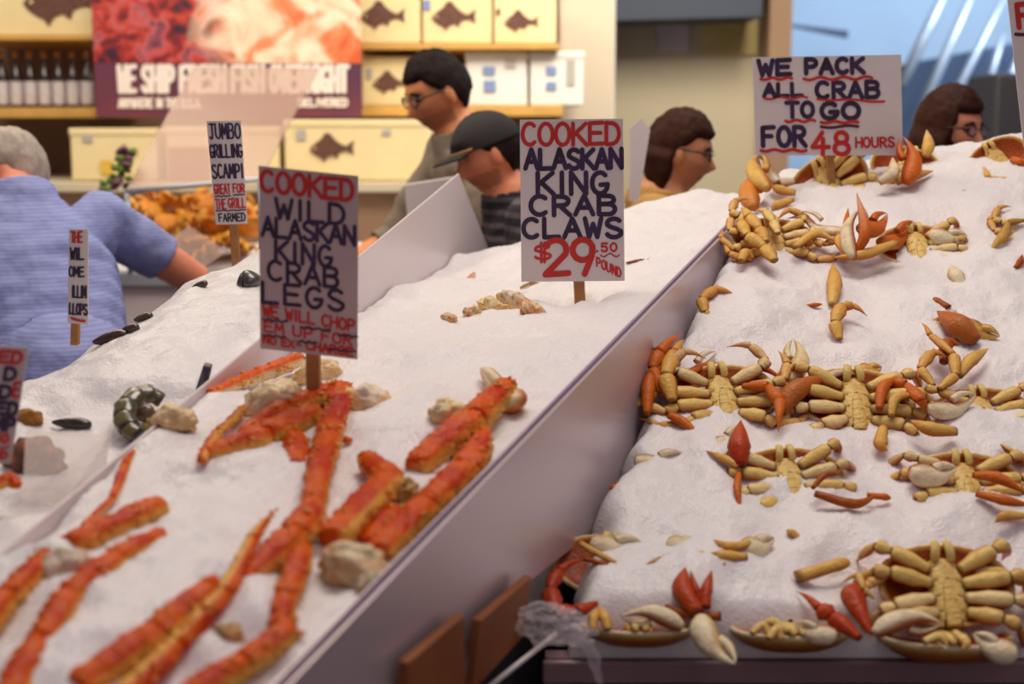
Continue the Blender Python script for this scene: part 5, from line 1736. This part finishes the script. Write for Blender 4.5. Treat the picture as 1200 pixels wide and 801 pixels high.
for (x, y, Yc), wtxt in zip(spots, where):
    cooked_crab(P(x, y, Yc), random.uniform(0, 6.28), random.uniform(.3, .9), 'yellow cooked crab in the blurred heap, ' + wtxt)
for (x, y, lab) in ((8, 268, 'pink fish fillet on ice behind the head of the man in the blue shirt'), (4, 300, 'pinkish prawn pile piece lower left behind the blue shirt')):
    p = P(x, y, 4.7)
    root = empty('fish_fillet', p, lab, 'fish')
    mb = MB(); mb.ellipsoid((0, 0, 0), (.10, .05, .03), Matrix.Rotation(.4, 3, 'Y'), 20, 12, lambda d: mixc(lin((236, 170, 150)), lin((240, 220, 210)), .5 + d.z * .5)); mb.build('flesh', M['crab'], root)
# the clear slanted guard
q0, q1, q3 = P(147, 224, 4.66), P(227, 78, 5.05), P(304, 210, 4.66)
nrm = (q1 - q0).cross(q3 - q0)
d = ray(373, 80); q2 = CAM + d * ((q0 - CAM).dot(nrm) / d.dot(nrm))
gd = empty('sneeze_guard', (q0.x, q0.y, z0), 'clear slanted acrylic guard in front of the shipping banner', 'guard')
inv = mw_of(gd).inverted()
mb = MB(); mb.slab([q0, q1, q2, q3], nrm.normalized() * .008); mb.build('pane', M['clear'], gd, smooth=False, inv=inv)
for (a_, b_) in ((q0, Vector((q0.x, q0.y, z0))), (q3, Vector((q3.x, q3.y, z0)))):
    mb = MB(); mb.sweep([a_ + Vector((0, .02, 0)), a_.lerp(b_, .5) + Vector((0, .02, 0)), b_ + Vector((0, .02, 0))], [.009] * 3, (0, 1, 0)); mb.build('post', M['rail'], gd, inv=inv)
mb = MB(); mb.sweep([q0, q0.lerp(q3, .5), q3], [.008] * 3, (0, 1, 0)); mb.build('lower_rail', M['rail'], gd, inv=inv)
# sprig of parsley at its left end
pp = P(143, 208, 4.70)
root = empty('parsley', pp, 'green and purple garnish sprig at the lower left corner of the slanted guard', 'garnish')
random.seed(9)
for nm, c, n_, sx in (('green_leaves', (104, 136, 58), 26, .03), ('purple_leaves', (116, 78, 96), 16, .028)):
    mb = MB()
    for k in range(n_):
        t = random.random()
        mb.ellipsoid((-.035 + .07 * t + random.gauss(0, .012), random.uniform(-.02, .02), -.035 + .13 * t + random.gauss(0, .016)), (.013, .008, .010), None, 10, 8, lambda d: lin(c), lambda q, d: q * (1 + .9 * mnoise.noise(d * 5 + Vector((k, 0, 0)))))
    mb.build(nm, M['crab'], root)
# grey scoop bin seen between the shirt and the mound, and white tray held by the stooping men
q = [P(196, 262, 4.4), P(212, 262, 4.4), P(250, 296, 3.9), P(206, 324, 3.9), P(190, 300, 4.2)]
a, b, c = P(222, 266, 4.25), P(266, 296, 3.95), P(226, 322, 3.95)
d4 = a + (c - b)
mb = MB(); mb.slab([a, b, c, d4], (0, .003, .006)); tag(bevel(mb.build('tray', M['frost'], smooth=False), .003), 'hazy clear tray panel right of the arm in the blue sleeve', 'tray')
a, b, c, d4 = P(474, 216, 4.0), P(538, 206, 4.0), P(545, 262, 4.0), P(478, 268, 4.0)
mb = MB(); mb.slab([a, b, c, d4], (0, .02, 0)); tag(bevel(mb.build('paper_sheet', M['card'], smooth=False), .003), 'white sheet held up between the tall man and the man in the cap', 'paper')
a, b, c, d4 = P(738, 150, 3.75), P(752, 138, 3.75), P(762, 152, 3.75), P(748, 236, 3.75)
mb = MB(); mb.slab([a, b, c, d4, P(738, 236, 3.75)], (0, .01, 0)); tag(mb.build('paper_sheet', M['card'], smooth=False), 'pointed white sheet standing beside the hair of the woman facing right', 'paper')
# ================================================================== PEOPLE
def skin_mat(name, rgb, mrgb):
    return attr_mat(name, 0.5, bump=0.08, bump_scale=300, sss=0.15, mott=0.18, mott_scale=25, mott_rgb=mrgb)


M['skin'] = skin_mat('skin', (214, 150, 110), (190, 110, 80))
M['hair_dark'] = mat('dark_brown_hair', (34, 20, 16), 0.7, bump=.25, bump_scale=70, noise_amt=.4, noise_scale=40, spec=.15)
M['hair_brown'] = mat('brown_hair', (62, 28, 16), 0.6, bump=.25, bump_scale=70, noise_amt=.4, noise_scale=40, spec=.15)
M['hair_grey'] = mat('grey_hair', (178, 164, 152), 0.7, bump=.25, bump_scale=70, noise_amt=.3, noise_scale=40)
M['cap_black'] = mat('black_cap', (40, 34, 36), 0.8, bump=.2, bump_scale=200)
M['cap_gold'] = mat('gold_trim', (180, 130, 60), 0.6)
M['frame'] = mat('dark_glasses_frame', (40, 24, 24), 0.3)
M['lens'] = clear_mat('glasses_lens', (220, 210, 205), .12, .05)
M['eyewhite'] = mat('eye', (150, 120, 105), 0.3)
M['pupil'] = mat('dark_eye', (40, 24, 20), 0.2)
M['trouser'] = mat('dark_trousers', (52, 48, 58), 0.8, bump=.2, bump_scale=120)
M['shoe'] = mat('black_shoe', (34, 30, 32), 0.4)
M['shirt_grey'] = mat('grey_cotton', (142, 128, 112), 0.85, noise_amt=.12, noise_scale=8, bump=.25, bump_scale=25)
M['shirt_yellow'] = mat('mustard_blouse', (196, 150, 84), 0.85, noise_amt=.12, noise_scale=8, bump=.2, bump_scale=25)
M['coat_dark'] = mat('dark_coat', (44, 38, 46), 0.85, noise_amt=.12, noise_scale=8, bump=.2, bump_scale=25)


def stripe_mat(name, c1, c2, scale, axis='Z', rough=.85, sharp=(.45, .6)):
    m, nt, b = new_mat(name)
    tc = nt.nodes.new('ShaderNodeTexCoord')
    w = nt.nodes.new('ShaderNodeTexWave')
    w.bands_direction = axis
    w.inputs['Scale'].default_value = scale
    w.inputs['Distortion'].default_value = 1.2
    w.inputs['Detail Scale'].default_value = .6
    nt.links.new(tc.outputs['Object'], w.inputs['Vector'])
    r = nt.nodes.new('ShaderNodeValToRGB')
    r.color_ramp.elements[0].color = (*lin(c1), 1); r.color_ramp.elements[1].color = (*lin(c2), 1)
    r.color_ramp.elements[0].position, r.color_ramp.elements[1].position = sharp
    nt.links.new(w.outputs['Fac'], r.inputs['Fac'])
    nt.links.new(r.outputs['Color'], b.inputs['Base Color'])
    b.inputs['Roughness'].default_value = rough
    n = nt.nodes.new('ShaderNodeTexNoise'); n.inputs['Scale'].default_value = 14
    nt.links.new(tc.outputs['Object'], n.inputs['Vector'])
    bp = nt.nodes.new('ShaderNodeBump'); bp.inputs['Strength'].default_value = .5; bp.inputs['Distance'].default_value = .03
    nt.links.new(n.outputs['Fac'], bp.inputs['Height']); nt.links.new(bp.outputs['Normal'], b.inputs['Normal'])
    return m


M['shirt_blue'] = stripe_mat('blue_striped_shirt', (128, 136, 190), (142, 150, 200), 34)
M['coat_striped'] = stripe_mat('black_striped_jacket', (40, 36, 44), (88, 78, 84), 9, sharp=(.55, .75))


def head_point(d):
    """unit direction (x right, y forward, z up) -> point of the head"""
    x, y, z = d.x * .074, d.y * .094, d.z * .118
    if z < -.02:
        t = (-.02 - z) / .1
        x *= 1 - .30 * t
        if y < 0: y *= 1 - .45 * t
    if y < 0 and z > -.03:
        y *= 1.06
    if y > 0:
        g = lambda cx, cz, sx, sz: math.exp(-((x - cx) / sx) ** 2 - ((z - cz) / sz) ** 2)
        f = min(1, y / .03)
        y += f * (.026 * g(0, -.030, .013, .016) + .014 * g(0, -.008, .010, .022) - .011 * (g(.032, .010, .017, .013) + g(-.032, .010, .017, .013)) + .005 * g(0, .034, .05, .012)
                  + .007 * g(0, -.066, .024, .010) + .012 * g(0, -.100, .022, .016) + .004 * (g(.045, -.03, .02, .02) + g(-.045, -.03, .02, .02)))
    return Vector((x, y, z))


def head_mesh(bm, mw):
    nu, nv = 72, 48
    vs = []
    for i in range(nv + 1):
        th = PI * i / nv
        for j in range(nu):
            ph = 2 * PI * j / nu
            vs.append(bm.verts.new(mw @ head_point(Vector((math.sin(th) * math.cos(ph), math.sin(th) * math.sin(ph), math.cos(th))))))
    for i in range(nv):
        for j in range(nu):
            a, b, c, d = vs[i * nu + j], vs[(i + 1) * nu + j], vs[(i + 1) * nu + (j + 1) % nu], vs[i * nu + (j + 1) % nu]
            try: bm.faces.new((a, b, c, d))
            except ValueError: pass
    for s in (-1, 1):
        ret = bmesh.ops.create_uvsphere(bm, u_segments=12, v_segments=8, radius=1)
        E = mw @ Matrix.Translation((s * .074, -.006, -.008)) @ Matrix.Rotation(s * -.35, 4, 'Z') @ Matrix.Diagonal((.011, .022, .034, 1))
        bmesh.ops.transform(bm, matrix=E, verts=ret['verts'])


_nu, _nv = 14, 10
UNIT_V = np.array([(math.sin(PI * (i + .02 * (i == 0) - .02 * (i == _nv)) / _nv) * math.cos(2 * PI * j / _nu), math.sin(PI * (i + .02 * (i == 0) - .02 * (i == _nv)) / _nv) * math.sin(2 * PI * j / _nu), math.cos(PI * i / _nv)) for i in range(_nv + 1) for j in range(_nu)])
UNIT_F = np.array([(i * _nu + j, (i + 1) * _nu + j, (i + 1) * _nu + (j + 1) % _nu, i * _nu + (j + 1) % _nu) for i in range(_nv) for j in range(_nu)])


def person(label, head_at, yaw, H0=1.72, lean=0, head_rot=(0, 0, 0), arms=None, top='shirt_grey', sleeve=.55, hair='hair_dark', hairstyle='short', skin=(214, 150, 110), glasses=False, cap=False, beard=False, wide=1.0, torso_yaw=0):
    """one standing figure; head_at: centre of its head in the place, yaw: the way it faces (0 = away from the camera), lean: bend at the hips"""
    lean = math.radians(lean)
    Rl = Matrix.Rotation(-lean, 3, 'X')
    up0 = {'waist': (0, 0, .14), 'chest': (0, .0, .33), 'neckb': (0, -.01, .52), 'neck': (0, .0, .565), 'head': (0, .025, .665),
           'shl': (-.165 * wide, -.01, .475), 'shr': (.165 * wide, -.01, .475)}
    hip = Vector((0, 0, .93))
    k = head_at.z / (hip + Rl @ Vector(up0['head'])).z
    J = {n: (hip + Rl @ Vector(v)) for n, v in up0.items()}
    J['hip'] = hip.copy()
    for s, c in ((-1, 'l'), (1, 'r')):
        J['th' + c] = Vector((s * .10, 0, .88)); J['kn' + c] = Vector((s * .11, .02, .48)); J['an' + c] = Vector((s * .11, -.02, .08)); J['to' + c] = Vector((s * .13, .15, .03))
        e, w = (arms or {}).get(c, ((s * .25, .02, -1), (s * .05, .25, -1)))
        J['el' + c] = J['sh' + c] + (Rl @ Vector(e).normalized()) * .29
        J['wr' + c] = J['el' + c] + (Rl @ Vector(w).normalized()) * .25
    for n in J: J[n] = J[n] * k
    Rz = Matrix.Rotation(yaw, 4, 'Z')
    hx = Rz @ J['head']
    root = empty('person', Matrix.Translation((head_at.x - hx.x, head_at.y - hx.y, 0)) @ Rz, label, 'person')
    HM = Matrix.Translation(J['head']) @ Matrix.Rotation(head_rot[0], 4, 'Z') @ Matrix.Rotation(head_rot[1], 4, 'X') @ Matrix.Rotation(head_rot[2], 4, 'Y') @ Matrix.Scale(k * .92, 4)
    # skeleton -> skin
    V, E, R = [], [], []
    idx = {}
    def node(n, p, r, par=None):
        idx[n] = len(V); V.append(tuple(p)); R.append(r)
        if par: E.append((idx[par], idx[n]))
    node('hip', J['hip'], (.15 * k * wide, .11 * k)); node('waist', J['waist'], (.145 * k * wide, .105 * k), 'hip'); node('chest', J['chest'], (.165 * k * wide, .115 * k), 'waist')
    node('neckb', J['neckb'], (.085 * k, .075 * k), 'chest'); node('neck', J['neck'], (.055 * k, .055 * k), 'neckb')
    node('headb', J['neck'].lerp(J['head'], .6), (.05 * k, .05 * k), 'neck')
    for c in 'lr':
        s = -1 if c == 'l' else 1
        node('sh' + c, J['sh' + c], (.062 * k, .062 * k), 'chest'); node('el' + c, J['el' + c], (.043 * k, .043 * k), 'sh' + c)
        node('fo' + c, J['el' + c].lerp(J['wr' + c], .35), (.042 * k, .042 * k), 'el' + c); node('wr' + c, J['wr' + c], (.029 * k, .025 * k), 'fo' + c)
        d = (J['wr' + c] - J['el' + c]).normalized()
        side = d.cross(Vector((0, 0, 1)))
        side = (side if side.length > .2 else d.orthogonal()).normalized()
        pn = side.cross(d)
        palm = J['wr' + c] + d * .055 * k
        node('pa' + c, palm, (.034 * k, .016 * k), 'wr' + c)
        for f in range(4):
            o = (f - 1.5) * .021 * k
            ln = (.072, .082, .076, .06)[f] * k
            b0 = palm + side * o + d * .03 * k
            node('f0%d%s' % (f, c), b0, (.0095 * k, .0095 * k), 'pa' + c)
            node('f1%d%s' % (f, c), b0 + d * ln * .5 + pn * .006 * k, (.0088 * k, .0088 * k), 'f0%d%s' % (f, c))
            node('f2%d%s' % (f, c), b0 + d * ln * .85 - pn * .012 * k, (.007 * k, .007 * k), 'f1%d%s' % (f, c))
        th = J['wr' + c] + d * .025 * k - side * s * .022 * k
        node('t0' + c, th, (.012 * k, .012 * k), 'wr' + c)
        node('t1' + c, th + d * .03 * k - side * s * .026 * k, (.010 * k, .010 * k), 't0' + c)
        node('t2' + c, th + d * .058 * k - side * s * .034 * k, (.008 * k, .008 * k), 't1' + c)
        node('th' + c, J['th' + c], (.088 * k, .088 * k), 'hip'); node('kn' + c, J['kn' + c], (.058 * k, .058 * k), 'th' + c)
        node('an' + c, J['an' + c], (.042 * k, .042 * k), 'kn' + c); node('to' + c, J['to' + c], (.04 * k, .03 * k), 'an' + c)
    bm = bmesh.new()
    BV, BF = [], []
    def ball(c, r):
        A3 = np.array(r.to_3x3())
        o = sum(len(q) for q in BV)
        BV.append(UNIT_V @ A3.T + np.array(c)); BF.append(UNIT_F + o)
    fwd = {'hip', 'waist', 'chest', 'neckb'}
    for (ia, ib) in E:                                   # every bone a row of overlapping balls that taper along it
        a, b = Vector(V[ia]), Vector(V[ib])
        na = [q for q in idx if idx[q] == ia][0]; nb = [q for q in idx if idx[q] == ib][0]
        if na == 'chest' and nb.startswith('sh'):
            ra, rb = (.075 * k, .075 * k), R[ib]
        else:
            ra, rb = R[ia], R[ib]
        L = (b - a).length
        m = max(3, int(L / (.45 * min(min(ra), min(rb)))))
        m = min(m, 24)
        for q in range(m + 1):
            t = q / m
            rx = ra[0] + (rb[0] - ra[0]) * t; ry = ra[1] + (rb[1] - ra[1]) * t
            if na in fwd and nb in fwd:
                Rm = Rl.to_4x4() @ Matrix.Diagonal((rx, ry, max(.07 * k, ry * .8), 1))
            else:
                Rm = Matrix.Diagonal((max(rx, ry), max(rx, ry), max(rx, ry), 1)) if not nb.startswith('pa') else Matrix.Diagonal((rx * .8, rx * .8, rx * .8, 1))
            ball(a.lerp(b, t), Rm)
    mesh0 = bpy.data.meshes.new('balls')
    mesh0.from_pydata(np.vstack(BV).tolist(), [], np.vstack(BF).tolist())
    bm.from_mesh(mesh0); bpy.data.meshes.remove(mesh0)
    head_mesh(bm, HM)
    me2 = bpy.data.meshes.new('body')
    bm.to_mesh(me2); bm.free()
    tmp = bpy.data.objects.new('body', me2)
    COL.objects.link(tmp)
    rm = tmp.modifiers.new('remesh', 'REMESH'); rm.mode = 'VOXEL'; rm.voxel_size = .0065; rm.use_smooth_shade = True
    sm = tmp.modifiers.new('smooth', 'SMOOTH'); sm.iterations = 4; sm.factor = .5
    dg = bpy.context.evaluated_depsgraph_get()
    body = bpy.data.meshes.new_from_object(tmp.evaluated_get(dg))
    bpy.data.objects.remove(tmp)
    body.name = 'body'
    n = len(body.vertices)
    co = np.empty(n * 3); body.vertices.foreach_get('co', co); co = co.reshape(-1, 3)
    no = np.empty(n * 3); body.vertices.foreach_get('normal', no); no = no.reshape(-1, 3)
    # nearest bone of every vertex
    bones = [('torso', 'hip', 'waist', .15), ('torso', 'waist', 'chest', .155), ('torso', 'chest', 'neckb', .11), ('neck', 'neck', 'headb', .05), ('torso', 'chest', 'shl', .07), ('torso', 'chest', 'shr', .07)]
    P3 = {a: np.array(V[i]) for a, i in idx.items()}
    P3['top'] = np.array(J['head'] + (HM.to_3x3() @ Vector((0, 0, .06))))
    bones.append(('head', 'headb', 'top', .09))
    for c in 'lr':
        bones += [('uarm', 'sh' + c, 'el' + c, .052), ('farm', 'el' + c, 'wr' + c, .036), ('hand', 'wr' + c, 'f01' + c, .03), ('hand', 'f01' + c, 'f21' + c, .03), ('leg', 'th' + c, 'kn' + c, .075), ('leg', 'kn' + c, 'an' + c, .05), ('foot', 'an' + c, 'to' + c, .04)]
    best = np.full(n, 1e9); cls = np.zeros(n, int); par = np.zeros(n)
    for bi, (nm, a, b, r) in enumerate(bones):
        A, B = P3[a], P3[b]
        ab = B - A
        t = np.clip(((co - A) @ ab) / (ab @ ab), 0, 1)
        dd = np.linalg.norm(co - (A + t[:, None] * ab), axis=1) - r * k
        m = dd < best
        best[m] = dd[m]; cls[m] = bi; par[m] = t[m]
    names = np.array([b[0] for b in bones])[cls]
    hi = np.array(HM.inverted())
    hl = co @ hi[:3, :3].T + hi[:3, 3]
    base = np.array(lin(skin))
    tint = np.tile(np.append(base, 1.0), (n, 1))
    lips = np.exp(-((hl[:, 0]) / .022) ** 2 - ((hl[:, 2] + .066) / .0075) ** 2) * (hl[:, 1] > .06)
    cheek = np.exp(-((np.abs(hl[:, 0]) - .045) / .02) ** 2 - ((hl[:, 2] + .03) / .02) ** 2) * (hl[:, 1] > .03)
    tint[:, :3] += (np.array(lin((150, 64, 56))) - tint[:, :3]) * (.8 * lips)[:, None]
    tint[:, :3] += (np.array(lin((200, 110, 86))) - tint[:, :3]) * (.35 * cheek)[:, None]
    if beard:
        bd = (hl[:, 2] < -.045) & (hl[:, 1] > .0) & (names == 'head')
        tint[bd, :3] = tint[bd, :3] * .62 + np.array(lin((70, 50, 40))) * .2
    ca = body.color_attributes.new('tint', 'FLOAT_COLOR', 'POINT')
    ca.data.foreach_set('color', tint.reshape(-1))
    body.materials.clear(); body.materials.append(M['skin'])
    bo = bpy.data.objects.new('body', body); COL.objects.link(bo); bo.parent = root
    polys = [tuple(p.vertices) for p in body.polygons]
    neckline = np.array(J['neckb']) ; upv = np.array(Rl @ Vector((0, 0, 1)))
    def garment(nm, keep, off, m, wrinkle=.006, flare=None):
        fs = [f for f in polys if all(keep[i] for i in f)]
        used = sorted({i for f in fs for i in f})
        mp = {i: q for q, i in enumerate(used)}
        vv = []
        for i in used:
            c = Vector(co[i]); nn = Vector(no[i])
            w = wrinkle * (mnoise.noise(c * 9) + .6 * mnoise.noise(c * Vector((22, 22, 10)) if False else c * 20))
            extra = flare(c) if flare else 0
            vv.append(tuple(c + nn * (off + w + extra)))
        g = bpy.data.meshes.new(nm); g.from_pydata(vv, [], [tuple(mp[i] for i in f) for f in fs])
        g.materials.append(m); g.polygons.foreach_set('use_smooth', [True] * len(g.polygons)); g.update()
        o = bpy.data.objects.new(nm, g); COL.objects.link(o); o.parent = root
        sd = o.modifiers.new('cloth', 'SOLIDIFY'); sd.thickness = .006; sd.offset = -1
        return o
    above = ((co - neckline) @ upv) / k
    torso = (names == 'torso') & (above < .035)
    keep = torso | ((names == 'uarm') & (par < sleeve)) | ((names == 'farm') & (sleeve > 1) & (par < sleeve - 1))
    if sleeve > 1: keep |= (names == 'uarm')
    # loose hem down over the hips
    hipz = J['hip'].z
    keep |= (names == 'leg') & (co[:, 2] > hipz - .12 * k)
    garment('shirt', keep, .013, M[top], .010)
    garment('trousers', ((names == 'leg') | (names == 'torso')) & (co[:, 2] < hipz + .05) & (co[:, 2] > .07), .008, M['trouser'])
    garment('shoe', (names == 'foot') | ((names == 'leg') & (co[:, 2] < .075)), .006, M['shoe'], 0)
    # face
    for s in (-1, 1):
        mb = MB(); mb.ellipsoid(HM @ Vector((s * .031, .072, .010)), (.013 * k, .010 * k, .009 * k), HM.to_3x3().normalized(), 14, 8); e = mb.build('eye', M['eyewhite'], root)
        mb = MB(); mb.ellipsoid(HM @ Vector((s * .030, .0805, .009)), (.006 * k, .003 * k, .006 * k), HM.to_3x3().normalized(), 10, 6); mb.build('pupil', M['pupil'], e)
        mb = MB(); mb.sweep([HM @ Vector((s * (.016 + .011 * q), .088 - .0015 * q * q, .030 + .002 * q - .0018 * q * q)) for q in range(4)], [.003 * k, .0042 * k, .004 * k, .002 * k], (0, 0, 1)); mb.build('eyebrow', M[hair], root)
    # hair
    if hairstyle:
        mb = MB()
        def fn(q, d):
            p = head_point(d)
            az = math.degrees(math.atan2(abs(d.x), d.y))          # 0 = front, 180 = back
            if hairstyle == 'short':
                lo = .056 if az < 50 else (.056 - (az - 50) / 40 * .065 if az < 90 else max(-.075, -.01 - (az - 90) / 50 * .07))
                th_ = 1.10
            elif hairstyle == 'thin':
                lo = .075 if az < 60 else (.02 if az < 100 else -.06); th_ = 1.06
            else:
                lo = .055 if az < 58 else (.055 - (az - 58) / 34 * (.05 if p.z > -.2 else 0) if az < 92 else max(-.11, .005 - (az - 92) / 16 * .12))
                if hairstyle == 'long': lo = .055 if az < 50 else max(-.13, .055 - (az - 50) / 30 * .19)
                th_ = 1.17
            f = max(0.0, min(1.0, (p.z - lo) / .012 + .5))
            if hairstyle in ('bob', 'long') and p.z < .0 and az > (96 if hairstyle == 'bob' else 50):
                drop = (.030 if hairstyle == 'bob' else .10) * min(1, -p.z / .09)
                wdt = 1.0 + .35 * min(1, -p.z / .08)
                p = Vector((p.x * wdt * 1.12, p.y * (1.0 + (.25 * min(1, -p.z / .08) if p.y < 0 else 0)), p.z - drop))
            nz = 1 + .035 * mnoise.noise(d * 5) + .03 * mnoise.noise(Vector((d.x * 14, d.y * 14, d.z * 4)))
            return p * ((th_ * nz) * f + .86 * (1 - f))
        mb.ellipsoid((0, 0, 0), (1, 1, 1), None, 72, 48, None, fn)
        mb.v = [tuple(HM @ Vector(v)) for v in mb.v]
        mb.build('hair', M[hair], root)
    if cap:
        mb = MB()
        def fc(q, d):
            p = head_point(Vector((d.x, d.y, abs(d.z))))
            return Vector((p.x * 1.15, p.y * 1.12, .030 + abs(d.z) * .100 if d.z >= 0 else .026))
        mb.ellipsoid((0, 0, 0), (1, 1, 1), None, 40, 24, None, fc)
        mb.v = [tuple(HM @ Vector(v)) for v in mb.v]
        c = mb.build('cap', M['cap_black'], root)
        mb = MB()
        n_ = 14
        top_, bot_ = [], []
        for i in range(n_ + 1):
            a = math.radians(-62 + 124 * i / n_)
            for (r_, lst) in ((1.0, top_),):
                lst.append(Vector((math.sin(a) * .080, math.cos(a) * .092, .036)))
            bot_.append(Vector((math.sin(a) * .084, .04 + math.cos(a) * .135, .018 + .006 * math.cos(a))))
        Vv = top_ + bot_ + [p - Vector((0, 0, .005)) for p in top_ + bot_]
        m_ = n_ + 1
        Ff = [(i, i + 1, m_ + i + 1, m_ + i) for i in range(n_)] + [(2 * m_ + i, 3 * m_ + i, 3 * m_ + i + 1, 2 * m_ + i + 1) for i in range(n_)]
        Ff += [(m_ + i, m_ + i + 1, 3 * m_ + i + 1, 3 * m_ + i) for i in range(n_)] + [(i, 2 * m_ + i, 2 * m_ + i + 1, i + 1) for i in range(n_)]
        Ff += [(0, m_, 3 * m_, 2 * m_), (n_, 2 * m_ + n_, 3 * m_ + n_, m_ + n_)]
        mb.add([HM @ p for p in Vv], Ff)
        mb.build('brim', M['cap_black'], c)
        mb = MB(); mb.sweep([HM @ Vector((math.sin(a) * .086, .006 + math.cos(a) * .106, .034)) for a in [math.radians(x) for x in range(-60, 61, 12)]], [.003 * k] * 11, (0, 0, 1)); mb.build('cap_cord', M['cap_gold'], c)
    if glasses:
        mb = MB()
        for s in (-1, 1):
            ringp = [HM @ Vector((s * .032 + .023 * math.cos(a), .098 - .012 * abs(math.cos(a) * .5 + s * .5 * 0), .008 + .016 * math.sin(a))) for a in [2 * PI * q / 20 for q in range(21)]]
            mb.sweep(ringp, [.0026 * k] * 21, (0, 1, .1), 1, 8)
            mb.sweep([HM @ Vector((s * .055, .096, .012)), HM @ Vector((s * .078, .06, .013)), HM @ Vector((s * .082, -.01, .010))], [.0024 * k] * 3, (0, 0, 1), 1, 8)
        mb.sweep([HM @ Vector((-.010, .101, .012)), HM @ Vector((0, .104, .014)), HM @ Vector((.010, .101, .012))], [.0024 * k] * 3, (0, 0, 1), 1, 8)
        gl = mb.build('glasses', M['frame'], root)
        for s in (-1, 1):
            mb = MB(); mb.slab([HM @ Vector((s * .032 + .022 * math.cos(a), .097, .008 + .015 * math.sin(a))) for a in [2 * PI * q / 16 for q in range(16)]], HM.to_3x3() @ Vector((0, .001, 0))); mb.build('lens', M['lens'], gl, smooth=False)
    return root


LEFT = math.radians(90)      # facing the left of the photo
RIGHT = math.radians(-90)
person('tall dark-haired man with glasses in a grey shirt, leaning over the counter to the left', P(513, 108, 4.28), LEFT + .35, lean=16, head_rot=(.1, -.42, 0), top='shirt_grey', sleeve=1.25, glasses=True, skin=(224, 146, 96),
       arms={'l': ((-.5, .35, -.8), (-.1, .9, -.2)), 'r': ((.3, .7, -.7), (-.1, .9, -.15))}, beard=True)
person('man in a black cap and dark striped jacket, looking down to the left', P(573, 180, 3.88), LEFT + .25, lean=14, head_rot=(0, -.35, .05), top='coat_striped', sleeve=1.95, hair='hair_dark', skin=(228, 140, 96), cap=True, beard=True, wide=1.1,
       arms={'l': ((-.3, .3, -.9), (0, .8, -.5)), 'r': ((.3, .3, -.9), (0, .8, -.5))})
person('woman with a short brown bob and glasses in a mustard blouse, facing right', P(797, 178, 3.95), RIGHT - .15, lean=8, head_rot=(0, -.22, 0), top='shirt_yellow', sleeve=1.3, hair='hair_brown', hairstyle='bob', glasses=True, skin=(214, 146, 104), wide=.9)
person('brown-haired woman with dark glasses at the upper right, behind the crest of the crab bank', P(1113, 152, 4.0), math.radians(180 + 42), lean=6, head_rot=(0, -.12, 0), top='coat_dark', sleeve=1.9, hair='hair_brown', hairstyle='long', glasses=True, skin=(214, 140, 110), wide=.9)
person('grey-haired man in a blue striped shirt, stooping at the left', P(10, 203, 3.75), math.radians(32), lean=42, head_rot=(1.15, .1, 0), top='shirt_blue', sleeve=.62, hair='hair_grey', hairstyle='thin', skin=(222, 140, 110), wide=1.12,
       arms={'l': ((-.35, .9, -.6), (-.1, .9, -.5)), 'r': ((.85, .45, -.35), (.3, .8, -.6))})
